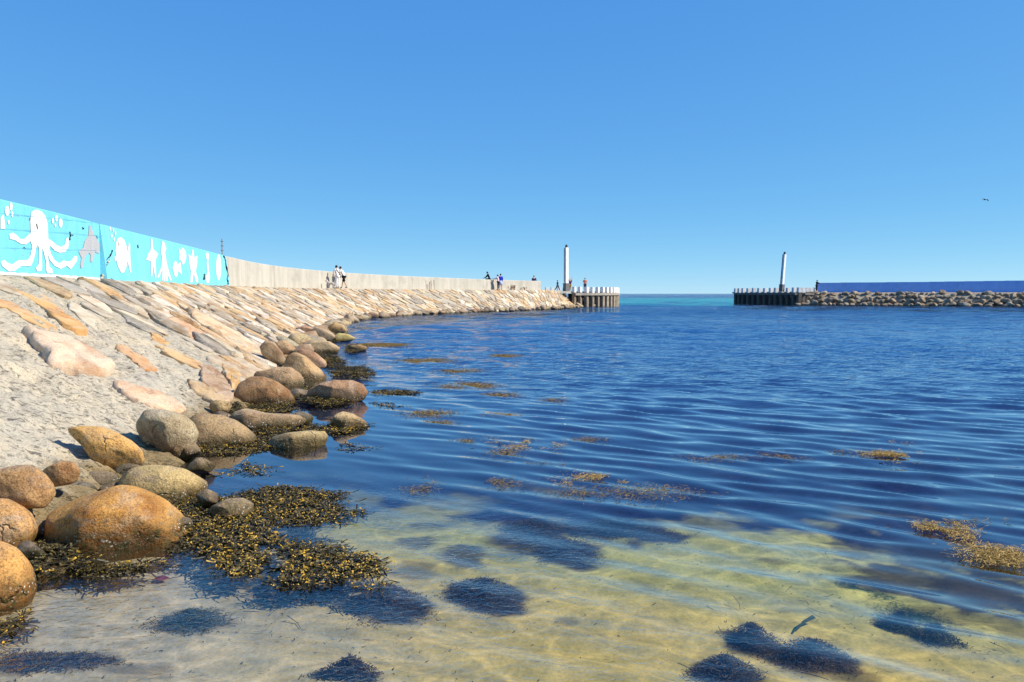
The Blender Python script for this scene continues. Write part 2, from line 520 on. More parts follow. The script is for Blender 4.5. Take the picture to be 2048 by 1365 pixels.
for (px, py, a, b, k) in PATCH:
    c = bed_pt(px, py); e = bed_pt(px + a, py); f1 = bed_pt(px, py - b); f2 = bed_pt(px, py + b)
    PATCH_W.append((c.x, c.y, abs(e.x - c.x), max(.04, abs(f1.y - f2.y) / 2), k))

def weed_mask(x, y):
    n = fbm(x * 2.6, y * 1.9, seed=21, oct=5)
    n2 = fbm(x * .8, y * .6, seed=31, oct=4)
    # weed bed beyond the sand: its edge runs from the boulders out to the right
    edge = 6.75 - .10 * x + .55 * sstep(.5, 2.2, x) * 2.0 - 1.0 * sstep(2.6, 3.6, x)
    m = sstep(-.45, .45, (y - edge) + 2.4 * n + 1.2 * n2)
    m = m * (1 - .7 * sstep(.03, .2, fbm(x * 1.3, y * .9, seed=77, oct=5)) * (1 - sstep(6.8, 9.5, y)))
    n = fbm(x * 6 + 3, y * 5, seed=22, oct=5) * 1.5
    for (cx, cy, a, b, k) in PATCH_W:
        q = ((x - cx) / a) ** 2 + ((y - cy) / b) ** 2
        m = np.maximum(m, k * sstep(1.35, .55, q + 1.5 * n))
    return m

def bed():
    ys = np.concatenate([np.linspace(-3, 1.9, 12), 2 + np.arange(0, 260) * .032, 10.35 * 1.022 ** np.arange(1, 215), [1600, 3000, 9000]])
    U = np.linspace(0, 1, 360)
    left = np.interp(ys, [-3, 90, 125, 400, 9000], [-5, -14, -110, -360, -9000])
    right = np.maximum(ys, 0) * .95 + 3
    X = left[:, None] + (right - left)[:, None] * U[None]
    Y = np.repeat(ys[:, None], 360, 1)
    Z = bed_z(X, Y)
    m = weed_mask(X, Y)
    sand_grey = np.array([.47, .39, .255]); sand_yel = np.array([.52, .39, .115]); sand_far = np.array([.40, .375, .12])
    w = sstep(-2.2, .6, X + .5 * (fbm(X, Y, seed=5)) + .25 * (Y - 4))[..., None]
    c = sand_grey * (1 - w) + sand_yel * w
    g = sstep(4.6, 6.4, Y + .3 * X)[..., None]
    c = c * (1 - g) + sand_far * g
    dark = np.array([.014, .022, .075]) + np.array([.05, .034, .016]) * np.clip(fbm(X * 5, Y * 4, seed=41), 0, 1)[..., None]  # weed tone with the water's scattered blue light painted in
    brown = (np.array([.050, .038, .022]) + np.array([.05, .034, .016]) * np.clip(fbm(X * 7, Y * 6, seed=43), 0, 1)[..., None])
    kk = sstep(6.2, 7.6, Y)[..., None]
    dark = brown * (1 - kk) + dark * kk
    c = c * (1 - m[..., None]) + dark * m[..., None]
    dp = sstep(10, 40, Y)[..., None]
    deep = np.array([.013, .075, .24])  # blue of light scattered in deep water, painted onto the bed
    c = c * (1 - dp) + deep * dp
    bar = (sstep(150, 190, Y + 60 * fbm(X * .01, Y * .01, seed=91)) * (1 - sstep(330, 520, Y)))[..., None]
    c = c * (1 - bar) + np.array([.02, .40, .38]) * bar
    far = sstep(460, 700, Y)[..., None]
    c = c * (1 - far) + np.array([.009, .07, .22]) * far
    ny = len(ys)
    idx = np.arange(ny * 360).reshape(ny, 360)
    F = np.stack([idx[:-1, :-1], idx[:-1, 1:], idx[1:, 1:], idx[1:, :-1]], -1).reshape(-1, 4)
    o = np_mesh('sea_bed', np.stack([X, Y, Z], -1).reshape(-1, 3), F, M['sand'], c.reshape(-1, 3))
    tag(o, kind='structure')
bed()

# ------------------------------------------------------------------ water surface
def toe_x(y):
    return np.interp(y, _c[:, 1], _c[:, 0])
def water():
    rng = np.random.default_rng(11)
    ys = list(.6 * 1.02 ** np.arange(0, 70))
    while ys[-1] < 330: ys.append(ys[-1] * 1.0058)
    while ys[-1] < 12000: ys.append(ys[-1] * 1.05)
    ys = np.array(ys); ny = len(ys); nx = 470
    left = np.where(ys < 99, toe_x(np.minimum(ys, 99)) - 1.3, 0)
    lf = np.interp(ys, [99, 125], [toe_x(99) - 1.3, -110])
    left = np.where(ys < 99, left, np.where(ys < 125, lf, -.9 * ys))
    right = .80 * ys + 3
    U = np.linspace(0, 1, nx)
    X = left[:, None] + (right - left)[:, None] * U[None]
    Y = np.repeat(ys[:, None], nx, 1)
    gs = np.maximum(np.gradient(ys), .02)[:, None]
    shore = X - toe_x(np.minimum(Y, 99))
    calm = sstep(.4, 5.5, shore + .12 * np.maximum(Y - 12, 0))
    gust = .55 + 1.3 * np.clip(fbm(X * .12, Y * .06, seed=51, oct=5) + .35, 0, 1)
    near = .95 + .10 * sstep(5, 11, Y)
    main = math.atan2(-.84, -.54)
    H = np.zeros_like(X)
    wx = .5 * fbm(X * .22, Y * .22, seed=61, oct=2); wy = .5 * fbm(X * .22, Y * .22, seed=62, oct=2)
    def comps(n, l0, l1, spread, slope, env):
        nonlocal H
        for _ in range(n):
            L = l0 * (l1 / l0) ** rng.random()
            th = main + rng.normal() * spread
            k = 2 * math.pi / L
            A = slope / k * math.sqrt(2 / n)
            fade = sstep(2.2, 5.0, L / gs)
            H = H + A * fade * env * np.cos(k * ((X + wx) * math.cos(th) + (Y + wy) * math.sin(th)) + rng.random() * 6.283)
    comps(22, .27, .66, .22, .105, near * calm)
    comps(34, .30, .7, .40, .06, calm * sstep(8, 14, Y) * gust)
    comps(16, .14, .38, .38, .034, (.35 + .65 * calm) * (.6 + .4 * near))
    comps(40, .6, 1.6, .42, .085, calm * sstep(6, 15, Y) * gust)
    comps(46, 1.5, 4.5, .62, .085, calm * sstep(16, 40, Y) * gust)
    comps(30, 5, 12, .7, .030, calm * sstep(40, 80, Y) * gust)
    H = H * (1 - sstep(600, 1500, Y))
    chop = (.35 * sstep(9, 25, Y) + .65 * sstep(25, 90, Y)) * (.25 + .75 * calm) * gust 
    clear = sstep(14, 6, Y)
    fine = sstep(8, 4.5, Y) * sstep(2.6, -.2, X + .3 * (Y - 4))
    tint = np.stack([np.clip(chop, 0, 2), clear, fine], -1)
    idx = np.arange(ny * nx).reshape(ny, nx)
    F = np.stack([idx[:-1, :-1], idx[:-1, 1:], idx[1:, 1:], idx[1:, :-1]], -1).reshape(-1, 4)
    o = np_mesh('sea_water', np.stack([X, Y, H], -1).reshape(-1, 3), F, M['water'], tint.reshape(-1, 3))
    tag(o, kind='structure')
water()

# ------------------------------------------------------------------ embankment: mortar sheet, stones
def slope_basis(s, t):
    e = 1e-2
    p = surf(np.array([s]), np.array([t]))[0]
    ds = surf(np.array([s + e]), np.array([t]))[0] - p
    dt = surf(np.array([s]), np.array([min(t, T_EDGE - .06) - 5e-3]))[0] - surf(np.array([s]), np.array([min(t, T_EDGE - .06)]))[0]
    a = ds / np.linalg.norm(ds); b = dt / np.linalg.norm(dt)
    n = np.cross(b, a); n /= np.linalg.norm(n)
    if n[2] < 0: n = -n
    return p, a, b, n

def mortar_cover(x, y):
    """how thickly the mortar covers the stones: 1 near the camera, 0 far along the bank"""
    return 1 - sstep(11, 19, np.asarray(y) + 1.6 * fbm(np.asarray(x) * .5, np.asarray(y) * .5, seed=71))

EMB = empty('stone_embankment', (0, 0, 0), kind='structure')
def mortar_sheet():
    ss = np.concatenate([np.arange(0, 9, .3), np.arange(9, 31, .045), np.arange(31, 50, .12), np.arange(50, SMAX, .35), [SMAX]])
    ts = np.concatenate([[-.16, -.08], np.linspace(0, 1.0, 120), [1.08, 1.5]])
    S, T = np.meshgrid(ss, ts, indexing='ij')
    P = surf(S, np.clip(T, 0, 1.5))
    lo = np.minimum(T, 0)
    c = curve(S)
    P[..., 0] += (c[..., 0] - c[..., 2]) * -lo * .35; P[..., 1] += (c[..., 1] - c[..., 3]) * -lo * .35; P[..., 2] += lo * 7.5
    cov = mortar_cover(P[..., 0], P[..., 1])
    b = T * 6.3
    n = (fbm(S * .9, b * .6, seed=81, oct=3) * .16 + fbm(S * 3, b * 2.2, seed=82, oct=4) * .11 - np.abs(fbm(S * 7, b * 5, seed=83, oct=3)) * .13 + fbm(S * 17, b * 12, seed=86, oct=2) * .05)
    pits = -.07 * sstep(.14, .3, fbm(S * 3.6, b * 2.0, seed=85, oct=4))
    amp = (.35 + .65 * cov) * sstep(1.02, .8, T)
    P[..., 2] += (n + pits) * amp - .03 * (1 - cov) * sstep(1, .84, T)
    ns, ntt = S.shape
    idx = np.arange(ns * ntt).reshape(ns, ntt)
    F = np.stack([idx[:-1, :-1], idx[:-1, 1:], idx[1:, 1:], idx[1:, :-1]], -1).reshape(-1, 4)[:, ::-1]
    g = (1 - .12 * (1 - cov) + 0 * S)[..., None] * np.ones(3)
    path = sstep(.84, .9, T)[..., None]
    g = g * (1 - path) + np.array([1.02, 1.0, .98]) * path
    o = np_mesh('mortar_bed', P.reshape(-1, 3), F, M['mortar'], g.reshape(-1, 3), parent=EMB)
    o['kind'] = 'structure'
    bv = BVHTree.FromPolygons([tuple(v) for v in P[:, :].reshape(-1, 3)[:, :]], [tuple(int(i) for i in f) for f in F[::1]])
    return bv
BV = mortar_sheet()
def on_slope(px, py):
    d = ray(px, py).normalized()
    h = BV.ray_cast(CAM, d)
    return h[0], h[1]

PALETTE = [(.70, .54, .34), (.74, .62, .44), (.66, .46, .26), (.58, .49, .37), (.76, .66, .51), (.68, .50, .29), (.44, .39, .32), (.72, .57, .42), (.64, .42, .21), (.78, .68, .54), (.52, .44, .33)]
def stone_mesh(poly3, n, h, seed, rings, tilt=0.0, sink=.12):
    """poly3: outline points on the slope; n: normal; a dome with a rim, like a boulder set in mortar"""
    rnd = random.Random(seed)
    c = sum((Vector(p) for p in poly3), Vector()) / len(poly3)
    n = Vector(n)
    k = len(poly3)
    tv = Vector((rnd.uniform(-1, 1), rnd.uniform(-1, 1), rnd.uniform(-.3, .3))) * tilt
    V = []
    for (sc, hh) in rings:
        for p in poly3:
            q = c + (Vector(p) - c) * (sc + (rnd.uniform(-.07, .05) if sc < 1 else rnd.uniform(-.02, .02)))
            hz = (hh * h if hh > 0 else hh * sink)
            V.append(q + n * (hz * (1 + rnd.uniform(-.5, .4)) + (q - c).dot(tv) * (1 if hh > 0 else 0)))
    V.append(c + n * h * (1 + rnd.uniform(-.1, .1)))
    F = []
    for r in range(len(rings) - 1):
        for i in range(k):
            F.append((r * k + i, r * k + (i + 1) % k, (r + 1) * k + (i + 1) % k, (r + 1) * k + i))
    top = (len(rings) - 1) * k
    for i in range(k):
        F.append((top + i, top + (i + 1) % k, len(V) - 1))
    return V, F
RINGS = [(1.01, -1.0), (1.0, .15), (.93, .80), (.80, 1.0), (.45, 1.05)]
RINGS_FAR = [(1.01, -1.0), (.97, .55), (.80, 1.0)]

def clip(poly, mx, my, nx, ny):
    out = []
    for i in range(len(poly)):
        p, q = poly[i], poly[(i + 1) % len(poly)]
        dp = (p[0] - mx) * nx + (p[1] - my) * ny; dq = (q[0] - mx) * nx + (q[1] - my) * ny
        if dp <= 0: out.append(p)
        if (dp < 0) != (dq < 0) and dp != dq:
            u = dp / (dp - dq)
            out.append((p[0] + (q[0] - p[0]) * u, p[1] + (q[1] - p[1]) * u))
    return out

def slope_stones():
    rnd = random.Random(5)
    AN = 1.75                                     # stones are set with the long side down the slope
    pts = []
    rows = 5
    a = 12.0
    cells = {}
    for r in range(-1, rows + 1):
        a = 10.0 + (r % 2) * .3
        while a < SMAX + 1:
            w = .78
            pts.append((a + rnd.uniform(-.24, .24), ((r + .5 + rnd.uniform(-.34, .34)) / rows) * 5.3 / AN))
            a += w * rnd.uniform(.75, 1.3)
    for i, p in enumerate(pts): cells.setdefault(int(p[0] // 1.5), []).append(i)
    items = []
    for i, p in enumerate(pts):
        if not (10 < p[0] < SMAX - .2 and 0.05 < p[1] * AN < 5.25): continue
        poly = [(p[0] - 1.2, p[1] - 1.2), (p[0] + 1.2, p[1] - 1.2), (p[0] + 1.2, p[1] + 1.2), (p[0] - 1.2, p[1] + 1.2)]
        cidx = int(p[0] // 1.5)
        for cc in (cidx - 1, cidx, cidx + 1):
            for j in cells.get(cc, []):
                if j == i: continue
                q = pts[j]
                if abs(q[0] - p[0]) > 1.6 or abs(q[1] - p[1]) > 1.6: continue
                nx, ny = q[0] - p[0], q[1] - p[1]
                poly = clip(poly, (p[0] + q[0]) / 2, (p[1] + q[1]) / 2, nx, ny)
                if len(poly) < 3: break
            if len(poly) < 3: break
        if len(poly) < 4: continue
        cx = sum(q[0] for q in poly) / len(poly); cy = sum(q[1] for q in poly) / len(poly)
        gap = rnd.uniform(.004, .035)
        po = []
        for q in poly:                           # inset
            dx, dy = q[0] - cx, q[1] - cy
            L = math.hypot(dx, dy * AN) + 1e-6
            f = max(.35, (L - gap) / L)
            po.append((cx + dx * f, cy + dy * f))
        # cut the corners
        ch = []
        for k in range(len(po)):
            p0, p1 = po[k], po[(k + 1) % len(po)]
            ch += [(p0[0] * .84 + p1[0] * .16, p0[1] * .84 + p1[1] * .16), (p0[0] * .16 + p1[0] * .84, p0[1] * .16 + p1[1] * .84)]
        s, t = cx, T_EDGE * (1 - 0) * (cy * AN / 5.3)
        P = surf(np.array([s]), np.array([t]))[0]
        cov = float(mortar_cover(P[0], P[1]))
        keep = 1.0 if cov < .25 else .0 if cov > .93 else 1 - cov
        if rnd.random() > keep * .95: continue
        kx = rnd.uniform(.84, 1.0); ch = [(cx + (q[0] - cx) * kx, cy + (q[1] - cy) * kx) for q in ch]
        if cov > .25:
            ch = [(cx + (q[0] - cx) * .86, cy + (q[1] - cy) * .9) for q in ch]
        poly3 = [surf(np.array([q[0]]), np.array([np.clip(T_EDGE * q[1] * AN / 5.3, .0, T_EDGE - .005)]))[0] for q in ch]
        pp, aa, bb, nn = slope_basis(s, t)
        h = rnd.uniform(.02, .075) if cov < .25 else rnd.uniform(.015, .04)
        far = math.hypot(P[0], P[1])
        V, F = stone_mesh(poly3, nn, h, i, RINGS if far < 45 else RINGS_FAR, .05)
        col = np.array(rnd.choice(PALETTE)) * rnd.uniform(.60, .92)
        items.append((far, V, F, col))
    return items

# stones of the near slope that show through the mortar: outline in the photograph, height, colour
NEAR_STONES = [
    ([(2, 566), (30, 560), (70, 573), (95, 592), (118, 620), (150, 645), (175, 668), (168, 674), (140, 660), (108, 645), (100, 630), (72, 608), (35, 585)], .05, (.60, .36, .15)),
    ([(-20, 596), (10, 600), (45, 618), (80, 636), (112, 655), (120, 664), (98, 662), (60, 646), (20, 622), (-20, 608)], .05, (.60, .38, .18)),
    ([(228, 688), (246, 690), (270, 706), (300, 728), (318, 743), (305, 744), (280, 735), (250, 714), (232, 700)], .05, (.55, .34, .18)),
    ([(300, 668), (318, 672), (336, 686), (347, 704), (332, 706), (312, 694), (302, 682)], .05, (.62, .40, .18)),
    ([(45, 668), (80, 676), (130, 690), (180, 708), (222, 732), (228, 745), (212, 752), (190, 756), (150, 744), (110, 738), (90, 728), (85, 705), (62, 690)], .17, (.62, .48, .36)),
    ([(225, 765), (262, 775), (300, 782), (345, 800), (374, 824), (362, 830), (330, 826), (290, 815), (262, 800), (236, 784)], .12, (.64, .47, .33)),
    ([(136, 608), (160, 618), (196, 640), (226, 664), (244, 682), (228, 680), (196, 662), (160, 640), (140, 622)], .04, (.55, .49, .38)),
    ([(150, 568), (172, 572), (186, 586), (188, 600), (172, 592), (156, 580)], .05, (.60, .53, .42)),
    ([(172, 568), (190, 577), (194, 586), (182, 587), (174, 578)], .05, (.58, .38, .16)),
    ([(205, 574), (230, 582), (262, 600), (284, 628), (268, 622), (240, 600), (212, 586)], .06, (.52, .40, .30)),
    ([(284, 596), (310, 606), (350, 620), (384, 640), (382, 650), (350, 642), (310, 626), (290, 612)], .10, (.62, .52, .40)),
    ([(308, 582), (340, 586), (366, 598), (380, 614), (356, 616), (326, 602)], .08, (.62, .46, .28)),
    ([(352, 574), (376, 576), (398, 592), (402, 610), (384, 606), (362, 590)], .08, (.60, .44, .26)),
    ([(372, 622), (400, 630), (440, 655), (490, 690), (530, 715), (548, 735), (535, 738), (500, 718), (452, 686), (410, 660), (382, 642)], .16, (.60, .46, .30)),
    ([(325, 640), (350, 640), (390, 662), (440, 685), (458, 700), (440, 702), (400, 684), (360, 668), (335, 656)], .12, (.58, .38, .24)),
    ([(300, 560), (320, 562), (332, 574), (318, 578), (302, 570)], .05, (.62, .54, .44)),
    ([(410, 712), (440, 714), (480, 720), (520, 730), (540, 742), (500, 758), (470, 756), (440, 742), (415, 728)], .12, (.48, .40, .29)),
    ([(395, 730), (420, 733), (445, 752), (462, 775), (466, 800), (448, 806), (420, 790), (402, 762)], .12, (.40, .29, .20)),
    ([(440, 728), (462, 735), (480, 755), (476, 778), (464, 780), (450, 756)], .14, (.58, .41, .20)),
    ([(372, 760), (400, 768), (430, 780), (460, 802), (458, 812), (430, 812), (400, 795), (380, 776)], .10, (.46, .34, .20)),
    ([(232, 610), (258, 612), (276, 628), (262, 632), (240, 622)], .05, (.26, .24, .23)),
    ([(460, 590), (480, 592), (510, 612), (540, 640), (532, 644), (500, 624), (470, 604)], .10, (.60, .50, .40)),
]
def resample(poly, n):
    P = [Vector(p) for p in poly]
    L = [0]
    for i in range(len(P)): L.append(L[-1] + (P[(i + 1) % len(P)] - P[i]).length)
    out = []
    for k in range(n):
        d = L[-1] * k / n
        for i in range(len(P)):
            if L[i] <= d <= L[i + 1]:
                u = (d - L[i]) / max(1e-9, L[i + 1] - L[i])
                out.append(P[i].lerp(P[(i + 1) % len(P)], u)); break
    return out

def build_slope():
    near = []
    for k, (poly, h, col) in enumerate(NEAR_STONES):
        P3 = []
        for q in poly:
            loc, nr = on_slope(*q)
            if loc is not None: P3.append(loc)
        if len(P3) < 5: continue
        P3 = resample(P3, 26)
        c = sum(P3, Vector()) / len(P3)
        nn = Vector((.30, -.03, .95)).normalized()
        rng = random.Random(k)
        P3 = [p + Vector((rng.uniform(-.02, .02), rng.uniform(-.04, .04), 0)) for p in P3]
        V, F = stone_mesh(P3, nn, h * (.75 if h > .15 else .45), 900 + k, [(1.02, -1), (1.0, .2), (.965, .85), (.86, 1.0), (.55, 1.0), (.27, 1.0)], .03, sink=.2)
        near.append((0, V, F, np.minimum(.8, np.array(col) * np.array([1.0, .96, .92]))))
    items = near + sorted(slope_stones(), key=lambda i: i[0])
    for k, (far, V, F, col) in enumerate(items[:300]):
        py_mesh('stone', V, F, M['stone'], np.tile(col, (len(V), 1)), far == 0, EMB)
    mb = MB()
    for (far, V, F, col) in items[300:]: mb.add(V, F, tuple(col))
    if mb.v:
        o = mb.build('stones', M['stone'], EMB, False)
        o['kind'] = 'stuff'
build_slope()

# ------------------------------------------------------------------ boulders along the toe
_ico = {}
def ico(sub):
    if sub not in _ico:
        bm = bmesh.new(); bmesh.ops.create_icosphere(bm, subdivisions=sub, radius=1)
        _ico[sub] = (np.array([v.co[:] for v in bm.verts]), [tuple(v.index for v in f.verts) for f in bm.faces]); bm.free()
    return _ico[sub]

def facets(V, rng, n, lo=.62, hi=.9, k=.8):
    for _ in range(n):
        d = rng.normal(size=3); d /= np.linalg.norm(d)
        q = V @ d - rng.uniform(lo, hi)
        V = V - np.outer(np.maximum(q, 0) * k, d)
    return V

def rock_unit(seed, sub=3, n=12, amp=.09, freq=1.8):
    rng = np.random.default_rng(seed)
    V, F = ico(sub)
    V = facets(V.copy(), rng, n, .5, .85, .92)
    o = rng.uniform(0, 50, 3)
    f = fbm(V[:, 0] * freq + o[0], V[:, 1] * freq + o[1], V[:, 2] * freq + o[2], seed=seed % 97, oct=4)
    return V * (1 + amp * 2 * f)[:, None], F

def traced_boulder(poly, Y, deep=.8, seed=0, col=(.4, .3, .2), sub=5, label=None, yaw=0.0):
    """a solid boulder with the photograph's outline at its own distance, real size and thickness"""
    col = np.array(col) * np.array([1.12, 1.03, .88])
    P = np.array([[at_Y(px, py, Y).x, at_Y(px, py, Y).z] for px, py in poly])
    c = (P.min(0) + P.max(0)) / 2 * .5 + P.mean(0) * .5
    rng = np.random.default_rng(seed)
    V, F = ico(sub)
    U = V.copy()
    # slightly squared cross section
    th = np.arctan2(U[:, 2], U[:, 0]); r = np.clip(np.hypot(U[:, 0], U[:, 2]), 0, 1)
    tt = np.linspace(-math.pi, math.pi, 181)
    rad = np.zeros(181)
    Q = P - c
    for i, a in enumerate(tt):
        d = np.array([math.cos(a), math.sin(a)]); best = .02
        for k in range(len(Q)):
            p, q = Q[k], Q[(k + 1) % len(Q)]
            e = q - p
            den = d[0] * e[1] - d[1] * e[0]
            if abs(den) < 1e-9: continue
            tq = (p[0] * e[1] - p[1] * e[0]) / den
            u = (p[0] * d[1] - p[1] * d[0]) / den
            if tq > 0 and -1e-6 <= u <= 1 + 1e-6: best = max(best, tq)
        rad[i] = best
    ker = np.array([1, 2, 1]) / 4
    rr = np.convolve(np.concatenate([rad[-3:-1], rad, rad[1:3]]), ker, 'same')[2:-2]
    Rth = np.interp(th, tt, rr)
    size = math.sqrt(float(np.ptp(P[:, 0]) * np.ptp(P[:, 1]))) / 2
    rp = r ** .66
    N = U
    x = Rth * rp * np.cos(th); z = Rth * rp * np.sin(th)
    y = np.sign(U[:, 1]) * np.abs(U[:, 1]) ** .9 * deep * size
    W_ = np.stack([x, y, z], 1) / size
    o = rng.uniform(0, 50, 3)
    q3 = [W_[:, i] for i in range(3)]
    f1 = fbm(q3[0] * 1.4 + o[0], q3[1] * 1.4 + o[1], q3[2] * 1.4 + o[2], seed=seed % 91, oct=3)
    W2 = W_ + N * (f1 * .22)[:, None]
    for k in range(12):                               # broken faces, turned to the viewer or upwards so that the outline stays
        d = rng.normal(size=3); d[1] = -abs(d[1]) - .45; d[2] += .25
        d /= np.linalg.norm(d)
        sup = (W2 @ d).max()
        q = W2 @ d - sup * rng.uniform(.54, .86)
        W2 = W2 - np.outer(np.maximum(q, 0) * .97, d)
    q3 = [W2[:, i] for i in range(3)]
    f3 = fbm(q3[0] * 4 + o[0], q3[1] * 4 + o[1], q3[2] * 4 + o[2], seed=seed % 83, oct=5, gain=.55)
    f2 = -np.abs(fbm(q3[0] * 2.4 + o[1], q3[1] * 1.6 + o[2], q3[2] * 3.2 + o[0], seed=seed % 89 + 5, oct=4))
    W2 = W2 + N * (f3 * .06 + f2 * .12 * (np.abs(U[:, 1]) ** .3))[:, None]
    W2[:, [0, 2]] = W_[:, [0, 2]] * .75 + W2[:, [0, 2]] * .25
    out = W2 * size
    cen = np.array([c[0], Y, c[1]])
    o = np_mesh('boulder', out, F, M['boulder'], np.tile(col, (len(V), 1)))
    o.location = cen
    tag(o, label, 'boulder', 'boulders along the foot of the embankment')
    return o

